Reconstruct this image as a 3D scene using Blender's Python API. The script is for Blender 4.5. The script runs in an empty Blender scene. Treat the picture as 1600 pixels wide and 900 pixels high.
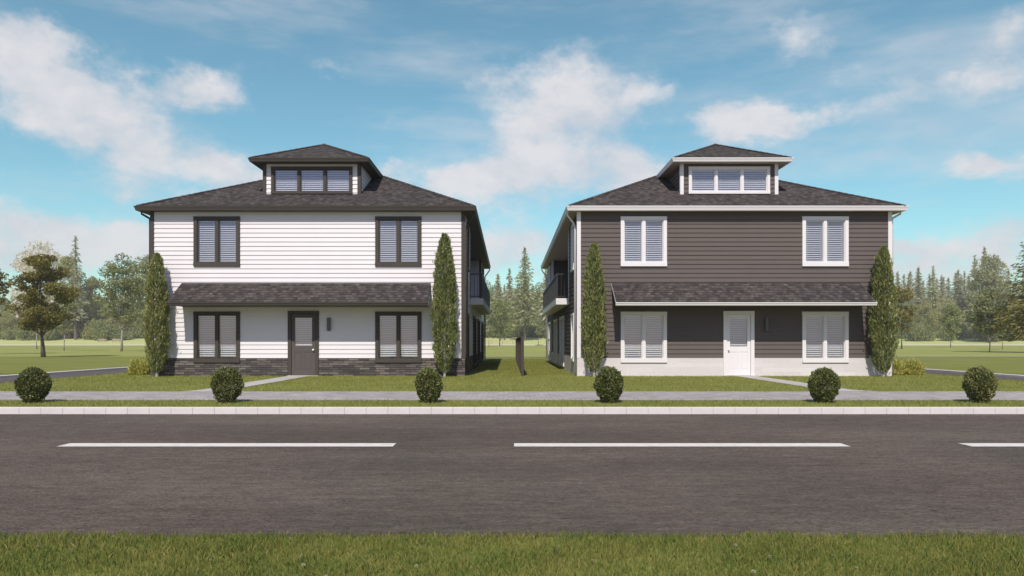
import bpy, bmesh, math, random
import numpy as np
from mathutils import Vector

random.seed(7)
rng = np.random.default_rng(11)
scene = bpy.context.scene
COL = scene.collection
R = math.radians
F = 1100.0            # focal length of the photograph in its own pixels
VX, HY = 795.0, 533.0 # vanishing point / horizon of the photograph
CAMZ = 1.16

def wx(px, d):
    return (px - VX) * d / F

def wz(py, d):
    return CAMZ + (HY - py) * d / F

def terrain(d):
    if d < 196: return 0.0
    t = min(1.0, (d - 196) / 70.0)
    return 3.6 * t * t * (3 - 2 * t) + max(0, d - 266) * 0.03

# ------------------------------------------------------------------ materials
def nt(name):
    m = bpy.data.materials.new(name); m.use_nodes = True
    t = m.node_tree
    b = t.nodes['Principled BSDF']
    return m, t, b

def N(t, typ, **kw):
    n = t.nodes.new(typ)
    for k, v in kw.items():
        setattr(n, k, v)
    return n

def ramp(t, pts):
    r = N(t, 'ShaderNodeValToRGB')
    el = r.color_ramp.elements
    while len(el) < len(pts): el.new(0.5)
    for e, (p, c) in zip(el, pts):
        e.position = p; e.color = (c[0], c[1], c[2], 1)
    return r

def noise(t, vec, scale, detail=4, rough=0.55):
    n = N(t, 'ShaderNodeTexNoise')
    n.inputs['Scale'].default_value = scale
    n.inputs['Detail'].default_value = detail
    n.inputs['Roughness'].default_value = rough
    if vec is not None: t.links.new(vec, n.inputs['Vector'])
    return n

def mapping(t, vec, scale=(1, 1, 1), loc=(0, 0, 0)):
    m = N(t, 'ShaderNodeMapping')
    m.inputs['Scale'].default_value = scale
    m.inputs['Location'].default_value = loc
    t.links.new(vec, m.inputs['Vector'])
    return m

def mixc(t, fac, a, b, mode='MIX'):
    m = N(t, 'ShaderNodeMix', data_type='RGBA', blend_type=mode)
    for sock, v in ((m.inputs[0], fac), (m.inputs[6], a), (m.inputs[7], b)):
        if hasattr(v, 'is_linked'): t.links.new(v, sock)
        elif isinstance(v, (int, float)): sock.default_value = v
        else: sock.default_value = (v[0], v[1], v[2], 1)
    return m

def math_(t, op, a, b=None, clamp=False):
    m = N(t, 'ShaderNodeMath', operation=op, use_clamp=clamp)
    for sock, v in zip(m.inputs, (a, b)):
        if v is None: continue
        if hasattr(v, 'is_linked'): t.links.new(v, sock)
        else: sock.default_value = v
    return m

def bump(t, b, height, strength, dist):
    n = N(t, 'ShaderNodeBump')
    n.inputs['Strength'].default_value = strength
    n.inputs['Distance'].default_value = dist
    t.links.new(height, n.inputs['Height'])
    t.links.new(n.outputs[0], b.inputs['Normal'])
    return n

def painted(name, col, rough=0.5, var=0.10, wood=False, spec=0.4):
    """paint / metal with a little weathering"""
    m, t, b = nt(name)
    tc = N(t, 'ShaderNodeTexCoord')
    a = noise(t, tc.outputs['Object'], 1.3, 5)
    g = noise(t, mapping(t, tc.outputs['UV'], (1.5, 40, 1)).outputs[0], 3.0, 4) if wood else noise(t, tc.outputs['Object'], 25, 3)
    r1 = ramp(t, [(0.25, [c * (1 - var) for c in col]), (0.75, [min(1, c * (1 + var * 0.6)) for c in col])])
    s = math_(t, 'MULTIPLY_ADD', g.outputs[0], 0.45)
    s.inputs[2].default_value = 0.0
    s2 = math_(t, 'MULTIPLY_ADD', a.outputs[0], 0.55)
    t.links.new(s.outputs[0], s2.inputs[2])
    t.links.new(s2.outputs[0], r1.inputs[0])
    t.links.new(r1.outputs[0], b.inputs['Base Color'])
    b.inputs['Roughness'].default_value = rough
    b.inputs['Specular IOR Level'].default_value = spec
    if wood: bump(t, b, g.outputs[0], 0.15, 0.004)
    return m

def mat_shingle(name):
    m, t, b = nt(name)
    tc = N(t, 'ShaderNodeTexCoord'); uv = tc.outputs['UV']
    br = N(t, 'ShaderNodeTexBrick')
    t.links.new(uv, br.inputs['Vector'])
    br.inputs['Scale'].default_value = 1.0
    br.inputs['Brick Width'].default_value = 0.14
    br.inputs['Row Height'].default_value = 0.15
    br.inputs['Mortar Size'].default_value = 0.006
    br.inputs['Bias'].default_value = 0.0
    br.inputs['Color1'].default_value = (0.0, 0.0, 0.0, 1)
    br.inputs['Color2'].default_value = (1, 1, 1, 1)
    br.inputs['Mortar'].default_value = (0.1, 0.1, 0.1, 1)
    br.offset = 0.37; br.offset_frequency = 2
    n1 = noise(t, mapping(t, uv, (4.5, 17.0, 1)).outputs[0], 1.0, 5, 0.78)
    n2 = noise(t, uv, 90, 2)
    n3 = noise(t, mapping(t, uv, (0.25, 0.5, 1)).outputs[0], 1.0, 3)
    s = math_(t, 'MULTIPLY', br.outputs['Color'], 0.19)
    s = math_(t, 'ADD', s.outputs[0], math_(t, 'MULTIPLY', n1.outputs[0], 0.62).outputs[0])
    s = math_(t, 'ADD', s.outputs[0], math_(t, 'MULTIPLY', n2.outputs[0], 0.20).outputs[0])
    r = ramp(t, [(0.28, (0.022, 0.020, 0.020)), (0.46, (0.053, 0.048, 0.046)), (0.60, (0.098, 0.088, 0.083)), (0.76, (0.22, 0.20, 0.185))])
    t.links.new(s.outputs[0], r.inputs[0])
    warm = mixc(t, n3.outputs[0], (1.06, 0.98, 0.94), (0.94, 0.99, 1.02))
    c = mixc(t, 1.0, r.outputs[0], warm.outputs[2], 'MULTIPLY')
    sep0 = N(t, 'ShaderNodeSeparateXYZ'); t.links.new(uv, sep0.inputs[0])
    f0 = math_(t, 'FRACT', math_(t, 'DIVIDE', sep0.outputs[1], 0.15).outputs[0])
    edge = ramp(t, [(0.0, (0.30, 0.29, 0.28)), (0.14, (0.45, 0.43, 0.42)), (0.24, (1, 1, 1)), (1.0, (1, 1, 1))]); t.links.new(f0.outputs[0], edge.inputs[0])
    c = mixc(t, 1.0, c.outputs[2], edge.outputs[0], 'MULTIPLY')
    t.links.new(c.outputs[2], b.inputs['Base Color'])
    b.inputs['Roughness'].default_value = 0.9
    b.inputs['Specular IOR Level'].default_value = 0.06
    # courses overlap: saw-tooth height across v
    sep = N(t, 'ShaderNodeSeparateXYZ'); t.links.new(uv, sep.inputs[0])
    fr = math_(t, 'FRACT', math_(t, 'DIVIDE', sep.outputs[1], 0.15).outputs[0])
    saw = math_(t, 'SUBTRACT', 1.0, fr.outputs[0])
    h = math_(t, 'ADD', saw.outputs[0], math_(t, 'MULTIPLY', s.outputs[0], 0.6).outputs[0])
    bump(t, b, h.outputs[0], 0.8, 0.02)
    return m

def mat_stone(name, lo, mid, hi, mortar, bw, rh, ms, bstr):
    m, t, b = nt(name)
    tc = N(t, 'ShaderNodeTexCoord'); uv = tc.outputs['UV']
    wob = noise(t, uv, 3.0, 3)
    wv = mixc(t, 0.02, uv, wob.outputs['Color'], 'ADD')
    br = N(t, 'ShaderNodeTexBrick')
    t.links.new(wv.outputs[2], br.inputs['Vector'])
    br.inputs['Scale'].default_value = 1.0
    br.inputs['Brick Width'].default_value = bw
    br.inputs['Row Height'].default_value = rh
    br.inputs['Mortar Size'].default_value = ms
    br.inputs['Mortar Smooth'].default_value = 0.3
    br.inputs['Color1'].default_value = (0, 0, 0, 1)
    br.inputs['Color2'].default_value = (1, 1, 1, 1)
    br.offset = 0.43
    n1 = noise(t, mapping(t, uv, (5, 18, 1)).outputs[0], 1.0, 4, 0.65)
    s = math_(t, 'ADD', math_(t, 'MULTIPLY', br.outputs['Color'], 0.5).outputs[0], math_(t, 'MULTIPLY', n1.outputs[0], 0.55).outputs[0])
    r = ramp(t, [(0.2, lo), (0.5, mid), (0.85, hi)])
    t.links.new(s.outputs[0], r.inputs[0])
    c = mixc(t, br.outputs['Fac'], r.outputs[0], mortar)
    t.links.new(c.outputs[2], b.inputs['Base Color'])
    b.inputs['Roughness'].default_value = 0.85
    h = math_(t, 'SUBTRACT', s.outputs[0], math_(t, 'MULTIPLY', br.outputs['Fac'], 1.2).outputs[0])
    bump(t, b, h.outputs[0], bstr, 0.03)
    return m

def mat_glass(name):
    m = bpy.data.materials.new(name); m.use_nodes = True
    t = m.node_tree; t.nodes.remove(t.nodes['Principled BSDF'])
    out = t.nodes['Material Output']
    lw = N(t, 'ShaderNodeLayerWeight'); lw.inputs[0].default_value = 0.5
    p = math_(t, 'POWER', lw.outputs['Facing'], 3.0)
    f = math_(t, 'MULTIPLY_ADD', p.outputs[0], 0.8); f.inputs[2].default_value = 0.19
    tr = N(t, 'ShaderNodeBsdfTransparent'); tr.inputs[0].default_value = (0.86, 0.90, 0.92, 1)
    gl = N(t, 'ShaderNodeBsdfGlossy'); gl.inputs['Roughness'].default_value = 0.02
    mx = N(t, 'ShaderNodeMixShader')
    t.links.new(f.outputs[0], mx.inputs[0]); t.links.new(tr.outputs[0], mx.inputs[1]); t.links.new(gl.outputs[0], mx.inputs[2])
    t.links.new(mx.outputs[0], out.inputs['Surface'])
    return m

def mat_leaf(name, cols, transl=0.35, rough=0.6, big=0.5, space='Object'):
    """foliage: colour varies leaf to leaf and bough to bough, light passes through the leaves"""
    m, t, b = nt(name)
    out = t.nodes['Material Output']
    g = N(t, 'ShaderNodeNewGeometry'); oi = N(t, 'ShaderNodeObjectInfo')
    tc = N(t, 'ShaderNodeTexCoord')
    n = noise(t, tc.outputs['Object'], big, 3)
    a = math_(t, 'MULTIPLY', g.outputs['Random Per Island'], 0.55)
    a = math_(t, 'ADD', a.outputs[0], math_(t, 'MULTIPLY_ADD', n.outputs[0], 0.9).outputs[0])
    a.inputs[1].default_value = 0
    a2 = math_(t, 'MULTIPLY', n.outputs[0], 0.7)
    t.links.new(a2.outputs[0], a.inputs[1])
    o = math_(t, 'MULTIPLY_ADD', oi.outputs['Random'], 0.16); o.inputs[2].default_value = -0.16
    a3 = math_(t, 'ADD', a.outputs[0], o.outputs[0])
    k = len(cols)
    r = ramp(t, [(0.15 + 0.7 * i / (k - 1), c) for i, c in enumerate(cols)])
    t.links.new(a3.outputs[0], r.inputs[0])
    t.links.new(r.outputs[0], b.inputs['Base Color'])
    b.inputs['Roughness'].default_value = rough
    b.inputs['Specular IOR Level'].default_value = 0.25
    tr = N(t, 'ShaderNodeBsdfTranslucent')
    t.links.new(r.outputs[0], tr.inputs[0])
    mx = N(t, 'ShaderNodeMixShader'); mx.inputs[0].default_value = transl
    t.links.new(b.outputs[0], mx.inputs[1]); t.links.new(tr.outputs[0], mx.inputs[2])
    t.links.new(mx.outputs[0], out.inputs['Surface'])
    return m

def mat_bark(name, lo, hi):
    m, t, b = nt(name)
    tc = N(t, 'ShaderNodeTexCoord')
    n = noise(t, mapping(t, tc.outputs['Object'], (9, 9, 1.6)).outputs[0], 1.5, 6)
    r = ramp(t, [(0.3, lo), (0.7, hi)])
    t.links.new(n.outputs[0], r.inputs[0]); t.links.new(r.outputs[0], b.inputs['Base Color'])
    b.inputs['Roughness'].default_value = 0.9
    bump(t, b, n.outputs[0], 0.6, 0.03)
    return m

def mat_lawn(name, lo, mid, hi, s1=0.35, s2=9.0, bstr=0.6):
    m, t, b = nt(name)
    tc = N(t, 'ShaderNodeTexCoord'); p = tc.outputs['Object']
    a = noise(t, p, s1, 4, 0.6); c = noise(t, p, s2, 5, 0.7); d = noise(t, p, s2 * 7, 2)
    s = math_(t, 'ADD', math_(t, 'MULTIPLY', a.outputs[0], 0.45).outputs[0], math_(t, 'MULTIPLY', c.outputs[0], 0.35).outputs[0])
    s = math_(t, 'ADD', s.outputs[0], math_(t, 'MULTIPLY', d.outputs[0], 0.2).outputs[0])
    r = ramp(t, [(0.3, lo), (0.5, mid), (0.7, hi)])
    t.links.new(s.outputs[0], r.inputs[0]); t.links.new(r.outputs[0], b.inputs['Base Color'])
    b.inputs['Roughness'].default_value = 0.95; b.inputs['Specular IOR Level'].default_value = 0.1
    bump(t, b, s.outputs[0], bstr, 0.05)
    return m

def mat_asphalt(name, lo, mid, hi):
    m, t, b = nt(name)
    tc = N(t, 'ShaderNodeTexCoord'); p = tc.outputs['Object']
    big = noise(t, mapping(t, p, (0.12, 0.6, 1)).outputs[0], 1.0, 5, 0.6)
    med = noise(t, mapping(t, p, (2.2, 9.0, 1)).outputs[0], 1.0, 7, 0.78)
    fine = noise(t, mapping(t, p, (1, 1.6, 1)).outputs[0], 32, 4, 0.85)
    vo = N(t, 'ShaderNodeTexVoronoi'); vo.inputs['Scale'].default_value = 38
    t.links.new(p, vo.inputs['Vector'])
    s = math_(t, 'ADD', math_(t, 'MULTIPLY', big.outputs[0], 0.30).outputs[0], math_(t, 'MULTIPLY', med.outputs[0], 0.34).outputs[0])
    s = math_(t, 'ADD', s.outputs[0], math_(t, 'MULTIPLY', fine.outputs[0], 0.36).outputs[0])
    r = ramp(t, [(0.36, lo), (0.5, mid), (0.63, hi)])
    t.links.new(s.outputs[0], r.inputs[0])
    # dark pits and small cracks
    pit = noise(t, mapping(t, p, (3.2, 9.0, 1)).outputs[0], 2.0, 6, 0.75)
    pr = ramp(t, [(0.31, (0.30, 0.28, 0.27)), (0.385, (1, 1, 1))])
    t.links.new(pit.outputs[0], pr.inputs[0])
    tint = noise(t, mapping(t, p, (0.25, 0.1, 1)).outputs[0], 1.0, 2)
    tn = ramp(t, [(0.38, (0.90, 0.91, 0.88)), (0.62, (1.10, 1.04, 1.03))])
    t.links.new(tint.outputs[0], tn.inputs[0])
    c = mixc(t, 1.0, r.outputs[0], pr.outputs[0], 'MULTIPLY')
    c = mixc(t, 1.0, c.outputs[2], tn.outputs[0], 'MULTIPLY')
    t.links.new(c.outputs[2], b.inputs['Base Color'])
    b.inputs['Roughness'].default_value = 0.9; b.inputs['Specular IOR Level'].default_value = 0.12
    for sc_, sx_, sy_, lo_, hi_ in ((1.0, 50, 66, 0.76, 1.22), (1.0, 11, 30, 0.88, 1.10)):
        vg = N(t, 'ShaderNodeTexVoronoi'); vg.inputs['Scale'].default_value = 1.0; vg.inputs['Randomness'].default_value = 1.0
        t.links.new(mapping(t, p, (sx_, sy_, 1)).outputs[0], vg.inputs['Vector'])
        sg = N(t, 'ShaderNodeSeparateColor'); t.links.new(vg.outputs['Color'], sg.inputs[0])
        rg = ramp(t, [(0.0, (lo_,) * 3), (1.0, (hi_,) * 3)]); t.links.new(sg.outputs[0], rg.inputs[0])
        c = mixc(t, 1.0, c.outputs[2], rg.outputs[0], 'MULTIPLY')
    t.links.new(c.outputs[2], b.inputs['Base Color'])
    h = math_(t, 'ADD', fine.outputs[0], math_(t, 'MULTIPLY', vo.outputs['Distance'], 0.8).outputs[0])
    h = math_(t, 'ADD', h.outputs[0], math_(t, 'MULTIPLY', pr.outputs[0], 0.8).outputs[0])
    bump(t, b, h.outputs[0], 0.7, 0.012)
    return m

def mat_concrete(name, lo, hi, s=2.0):
    m, t, b = nt(name)
    tc = N(t, 'ShaderNodeTexCoord'); p = tc.outputs['Object']
    a = noise(t, p, s, 6, 0.65); c = noise(t, p, 60, 3)
    k = math_(t, 'ADD', math_(t, 'MULTIPLY', a.outputs[0], 0.7).outputs[0], math_(t, 'MULTIPLY', c.outputs[0], 0.3).outputs[0])
    r = ramp(t, [(0.3, lo), (0.68, hi)])
    t.links.new(k.outputs[0], r.inputs[0]); t.links.new(r.outputs[0], b.inputs['Base Color'])
    b.inputs['Roughness'].default_value = 0.85
    bump(t, b, c.outputs[0], 0.3, 0.004)
    return m

M = {}
M['white_siding'] = painted('white_siding_paint', (0.715, 0.695, 0.705), 0.55, 0.06, True)
M['dark_siding'] = painted('brown_siding_paint', (0.124, 0.107, 0.099), 0.7, 0.10, True, 0.06)
M['dark_trim'] = painted('dark_bronze_trim_paint', (0.074, 0.066, 0.058), 0.55, 0.12, False, 0.08)
M['door_dark'] = painted('dark_door_paint', (0.100, 0.089, 0.083), 0.55, 0.06, False, 0.1)
M['white_trim'] = painted('white_trim_paint', (0.745, 0.73, 0.735), 0.45, 0.04)
M['soffit_bounce'] = painted('bounce_tinted_soffit', (0.50, 0.41, 0.35), 0.7, 0.05)  # off-white soffit, with warm bounce light put into its colour
M['soffit_dark'] = painted('dark_soffit', (0.06, 0.055, 0.05), 0.7, 0.05)
M['white_panel'] = painted('pale_grey_panel', (0.55, 0.55, 0.56), 0.6, 0.05)
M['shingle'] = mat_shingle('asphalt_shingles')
M['stone_dark'] = mat_stone('dark_ledge_stone', (0.035, 0.031, 0.030), (0.085, 0.073, 0.068), (0.20, 0.175, 0.155), (0.03, 0.027, 0.026), 0.34, 0.075, 0.008, 0.9)
M['stone_white'] = mat_stone('whitewashed_ledge_stone', (0.59, 0.56, 0.56), (0.635, 0.605, 0.605), (0.68, 0.65, 0.65), (0.59, 0.565, 0.56), 0.9, 0.15, 0.005, 0.15)
M['glass'] = mat_glass('window_glass')
M['blind'] = painted('blind_slats', (0.68, 0.65, 0.68), 0.6, 0.03)
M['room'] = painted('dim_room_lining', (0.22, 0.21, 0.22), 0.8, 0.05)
M['black_metal'] = painted('black_metal', (0.03, 0.029, 0.03), 0.4, 0.1)
M['knob'] = painted('satin_metal', (0.7, 0.68, 0.66), 0.25, 0.05)
M['lamp_grey'] = painted('grey_lamp_metal', (0.10, 0.105, 0.11), 0.4, 0.1)
M['fence'] = painted('brown_fence_wood', (0.055, 0.044, 0.036), 0.7, 0.25, True)
M['road'] = mat_asphalt('worn_asphalt', (0.062, 0.051, 0.043), (0.111, 0.093, 0.079), (0.180, 0.153, 0.131))
M['drive'] = mat_asphalt('driveway_asphalt', (0.085, 0.078, 0.078), (0.115, 0.105, 0.105), (0.15, 0.14, 0.14))
M['paint'] = mat_concrete('road_paint', (0.52, 0.485, 0.455), (0.74, 0.70, 0.66), 9)
M['kerbstone'] = mat_concrete('pale_kerb_concrete', (0.56, 0.525, 0.515), (0.69, 0.65, 0.635), 1.8)
M['path'] = mat_concrete('path_concrete', (0.36, 0.345, 0.33), (0.50, 0.48, 0.455), 2)
M['pavers'] = mat_stone('lilac_grey_pavers', (0.25, 0.222, 0.216), (0.345, 0.312, 0.303), (0.45, 0.415, 0.40), (0.23, 0.205, 0.20), 0.22, 0.11, 0.008, 0.3)
M['soil'] = mat_concrete('soil', (0.05, 0.04, 0.03), (0.10, 0.08, 0.06))
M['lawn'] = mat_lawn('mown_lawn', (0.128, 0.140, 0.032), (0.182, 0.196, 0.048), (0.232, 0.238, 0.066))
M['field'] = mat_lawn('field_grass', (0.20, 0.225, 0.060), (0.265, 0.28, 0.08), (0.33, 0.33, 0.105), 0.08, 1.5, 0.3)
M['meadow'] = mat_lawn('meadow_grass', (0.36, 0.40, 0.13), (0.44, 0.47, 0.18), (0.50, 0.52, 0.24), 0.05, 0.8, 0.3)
M['blade_near'] = mat_leaf('grass_blades_near', [(0.080, 0.145, 0.030), (0.138, 0.190, 0.042), (0.220, 0.228, 0.055), (0.32, 0.29, 0.095)], 0.3, 0.6, 2.2)
M['blade'] = mat_leaf('grass_blades', [(0.148, 0.178, 0.036), (0.215, 0.245, 0.052), (0.285, 0.30, 0.074), (0.37, 0.36, 0.11)], 0.3, 0.6, 0.5)
M['box'] = mat_leaf('clipped_bush_leaves', [(0.042, 0.056, 0.013), (0.094, 0.118, 0.032), (0.18, 0.20, 0.064), (0.33, 0.32, 0.135)], 0.28, 0.5, 3.0)
M['cypress'] = mat_leaf('cypress_leaves', [(0.092, 0.122, 0.034), (0.16, 0.196, 0.06), (0.25, 0.275, 0.095), (0.40, 0.385, 0.16)], 0.3, 0.5, 2.5)
M['golden'] = mat_leaf('golden_shrub_leaves', [(0.20, 0.21, 0.035), (0.36, 0.37, 0.07), (0.52, 0.50, 0.13), (0.66, 0.60, 0.22)], 0.35, 0.5, 3.0)
M['olive'] = mat_leaf('olive_tree_leaves', [(0.075, 0.074, 0.014), (0.135, 0.128, 0.026), (0.21, 0.19, 0.042), (0.31, 0.27, 0.08)], 0.3, 0.6, 0.6)
M['greyleaf'] = mat_leaf('grey_green_leaves', [(0.155, 0.18, 0.072), (0.25, 0.275, 0.115), (0.36, 0.375, 0.185), (0.48, 0.475, 0.28)], 0.48, 0.6, 0.4)
M['limeleaf'] = mat_leaf('lime_leaves', [(0.22, 0.25, 0.07), (0.33, 0.35, 0.11), (0.44, 0.44, 0.17), (0.52, 0.50, 0.25)], 0.5, 0.6, 0.2)
M['blossom'] = mat_leaf('pale_blossom', [(0.58, 0.54, 0.40), (0.70, 0.66, 0.53), (0.78, 0.74, 0.62), (0.82, 0.79, 0.70)], 0.45, 0.6, 0.2)
M['conifer'] = mat_leaf('conifer_needles', [(0.19, 0.205, 0.105), (0.33, 0.34, 0.185), (0.47, 0.46, 0.28), (0.60, 0.57, 0.38)], 0.48, 0.7, 0.25)
M['conifer_green'] = mat_leaf('soft_conifer_needles', [(0.18, 0.21, 0.085), (0.30, 0.325, 0.145), (0.42, 0.43, 0.21), (0.54, 0.52, 0.30)], 0.48, 0.7, 0.25)
M['darkshrub'] = mat_leaf('undergrowth_leaves', [(0.11, 0.14, 0.048), (0.20, 0.24, 0.08), (0.31, 0.35, 0.13), (0.44, 0.46, 0.20)], 0.45, 0.6, 0.2)
M['bark'] = mat_bark('grey_brown_bark', (0.07, 0.055, 0.042), (0.20, 0.165, 0.13))
M['paleBark'] = mat_bark('pale_bark', (0.20, 0.18, 0.155), (0.42, 0.39, 0.35))
M['benchwood'] = painted('pale_bench_wood', (0.42, 0.36, 0.28), 0.7, 0.2, True)

# ------------------------------------------------------------------ mesh helpers
class MB:
    def __init__(s): s.v = []; s.f = []
    def quad(s, *p):
        i = len(s.v); s.v += [tuple(q) for q in p]; s.f.append(tuple(range(i, i + len(p))))
    def box(s, x0, x1, y0, y1, z0, z1):
        if x0 > x1: x0, x1 = x1, x0
        if y0 > y1: y0, y1 = y1, y0
        i = len(s.v)
        s.v += [(x, y, z) for z in (z0, z1) for y in (y0, y1) for x in (x0, x1)]
        for q in ((0, 2, 3, 1), (4, 5, 7, 6), (0, 1, 5, 4), (2, 6, 7, 3), (0, 4, 6, 2), (1, 3, 7, 5)):
            s.f.append(tuple(i + k for k in q))
    def prism(s, prof, axis_pts):
        """extrude closed profile: prof = list of point functions? here rows of points"""
        rows = axis_pts; n = len(rows[0]); i = len(s.v)
        for r in rows: s.v += [tuple(p) for p in r]
        for a in range(len(rows) - 1):
            for k in range(n):
                s.f.append((i + a * n + k, i + a * n + (k + 1) % n, i + (a + 1) * n + (k + 1) % n, i + (a + 1) * n + k))
        s.f.append(tuple(i + k for k in range(n))); s.f.append(tuple(i + (len(rows) - 1) * n + k for k in reversed(range(n))))
    def tube(s, pts, rad, n=8):
        pts = [Vector(p) for p in pts]; rows = []
        if not hasattr(rad, '__len__'): rad = [rad] * len(pts)
        for k, p in enumerate(pts):
            d = (pts[min(k + 1, len(pts) - 1)] - pts[max(k - 1, 0)]).normalized()
            a = d.cross(Vector((0, 0, 1)))
            if a.length < 0.05: a = d.cross(Vector((0, 1, 0)))
            a.normalize(); b = d.cross(a)
            rows.append([p + (a * math.cos(2 * math.pi * j / n) + b * math.sin(2 * math.pi * j / n)) * rad[k] for j in range(n)])
        s.prism(None, rows)
    def build(s, name, mat, parent=None, mirror=False, bevel=0.0, smooth=False):
        me = bpy.data.meshes.new(name)
        v = [(-p[0], p[1], p[2]) for p in s.v] if mirror else s.v
        me.from_pydata(v, [], s.f)
        bm = bmesh.new(); bm.from_mesh(me)
        bmesh.ops.recalc_face_normals(bm, faces=bm.faces[:])
        uvl = bm.loops.layers.uv.new('UVMap')
        for f in bm.faces:
            n = f.normal; t = Vector((0, 0, 1)).cross(n)
            t = Vector((1, 0, 0)) if t.length < 1e-4 else t.normalized()
            b = n.cross(t)
            if b.z < -1e-6: b = -b
            for l in f.loops: l[uvl].uv = (l.vert.co.dot(t), l.vert.co.dot(b))
        if smooth:
            for f in bm.faces: f.smooth = True
        bm.to_mesh(me); bm.free()
        me.materials.append(M[mat] if isinstance(mat, str) else mat)
        o = bpy.data.objects.new(name, me); COL.objects.link(o)
        if parent: o.parent = parent
        if bevel:
            md = o.modifiers.new('edge', 'BEVEL'); md.width = bevel; md.segments = 2; md.limit_method = 'ANGLE'; md.angle_limit = R(40)
        return o

def np_mesh(name, verts, nper, mat, parent=None):
    """verts: (n*nper,3) array, every nper verts make one face"""
    n = len(verts) // nper
    me = bpy.data.meshes.new(name)
    me.vertices.add(len(verts)); me.vertices.foreach_set('co', verts.astype(np.float32).ravel())
    me.loops.add(n * nper); me.loops.foreach_set('vertex_index', np.arange(n * nper, dtype=np.int32))
    me.polygons.add(n)
    me.polygons.foreach_set('loop_start', np.arange(0, n * nper, nper, dtype=np.int32))
    me.polygons.foreach_set('loop_total', np.full(n, nper, dtype=np.int32))
    me.update(calc_edges=True); me.validate()
    me.materials.append(M[mat] if isinstance(mat, str) else mat)
    o = bpy.data.objects.new(name, me); COL.objects.link(o)
    if parent: o.parent = parent
    return o

def tag(o, label, cat, group=None):
    o['label'] = label; o['category'] = cat
    if group: o['group'] = group
    return o

def struct(o, label=None, kind='structure'):
    o['kind'] = kind
    if label: o['label'] = label
    return o

def empty(name, loc):
    o = bpy.data.objects.new(name, None); o.location = loc; o.empty_display_size = 0.3
    COL.objects.link(o); return o

def copy_tree(src, loc, scale=None, rotz=0.0):
    c = src.copy(); COL.objects.link(c); c.location = loc; c.rotation_euler = (0, 0, rotz)
    if scale is not None: c.scale = scale
    for ch in src.children:
        d = ch.copy(); COL.objects.link(d); d.parent = c
        for g in ch.children:
            e = g.copy(); COL.objects.link(e); e.parent = d
    return c

# ------------------------------------------------------------------ houses
HW = 5.17; DEPTH = 18.0; Y0 = 23.3
BASE = 0.60; SOF = 5.44; EAVE = 5.575
LOG0, LOG1, FLOOR = 3.4, 14.1, 2.78

def front(u, d, z): return (u, -d, z)
def inner(u, d, z): return (HW + d, u, z)

def siding(mb, P, u0, u1, z0, z1, holes=(), e=0.148, p0=0.027, p1=0.004):
    rows = int(math.ceil((z1 - z0) / e - 1e-6))
    for r in range(rows):
        za, zb = z0 + r * e, min(z1, z0 + (r + 1) * e)
        full = z0 + (r + 1) * e
        br = sorted({za, zb} | {h[k] for h in holes for k in (2, 3) if za + 1e-4 < h[k] < zb - 1e-4})
        for a, b in zip(br, br[1:]):
            mid = (a + b) / 2; iv = [(u0, u1)]
            for h in holes:
                if h[2] < mid < h[3]:
                    niv = []
                    for s, t in iv:
                        if h[1] <= s or h[0] >= t: niv.append((s, t)); continue
                        if h[0] > s: niv.append((s, h[0]))
                        if h[1] < t: niv.append((h[1], t))
                    iv = niv
            pa = p0 + (p1 - p0) * (a - za) / (full - za); pb = p0 + (p1 - p0) * (b - za) / (full - za)
            for s, t in iv:
                mb.quad(P(s, pa, a), P(t, pa, a), P(t, pb, b), P(s, pb, b))
                if a == za: mb.quad(P(s, p1 - 0.004, a), P(t, p1 - 0.004, a), P(t, pa, a), P(s, pa, a))

def flat_wall(mb, P, u0, u1, z0, z1, d, holes=()):
    us = sorted({u0, u1} | {c for h in holes for c in h[:2] if u0 < c < u1})
    zs = sorted({z0, z1} | {c for h in holes for c in h[2:] if z0 < c < z1})
    for a, b in zip(us, us[1:]):
        for c, e in zip(zs, zs[1:]):
            um, zm = (a + b) / 2, (c + e) / 2
            if any(h[0] < um < h[1] and h[2] < zm < h[3] for h in holes): continue
            mb.quad(P(a, d, c), P(b, d, c), P(b, d, e), P(a, d, e))

def pbox(mb, P, u0, u1, d0, d1, z0, z1):
    a = P(u0, d0, z0); b = P(u1, d1, z1)
    mb.box(a[0], b[0], a[1], b[1], z0, z1)

def hole(u, w, z0, z1, s=0.035): return (u - w / 2 + s, u + w / 2 - s, z0 + s, z1 - s)

def blind_mesh(mb, P, u0, u1, z0, z1, d, gap=0.072, sl=0.070, tilt=52):
    z = z1 - 0.02; c, s_ = math.cos(R(tilt)) * sl / 2, math.sin(R(tilt)) * sl / 2
    pbox(mb, P, u0, u1, d - 0.02, d + 0.02, z1 - 0.03, z1)
    k = 0
    while z - s_ > z0:
        j = random.uniform(-0.002, 0.002)
        mb.quad(P(u0, d - c, z + s_ + j), P(u1, d - c, z + s_ - j), P(u1, d + c, z - s_ - j), P(u0, d + c, z - s_ + j))
        z -= gap; k += 1
    for uu in (u0 + 0.12 * (u1 - u0), u1 - 0.12 * (u1 - u0)):
        pbox(mb, P, uu - 0.004, uu + 0.004, d + 0.034, d + 0.037, z0, z1)

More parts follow.
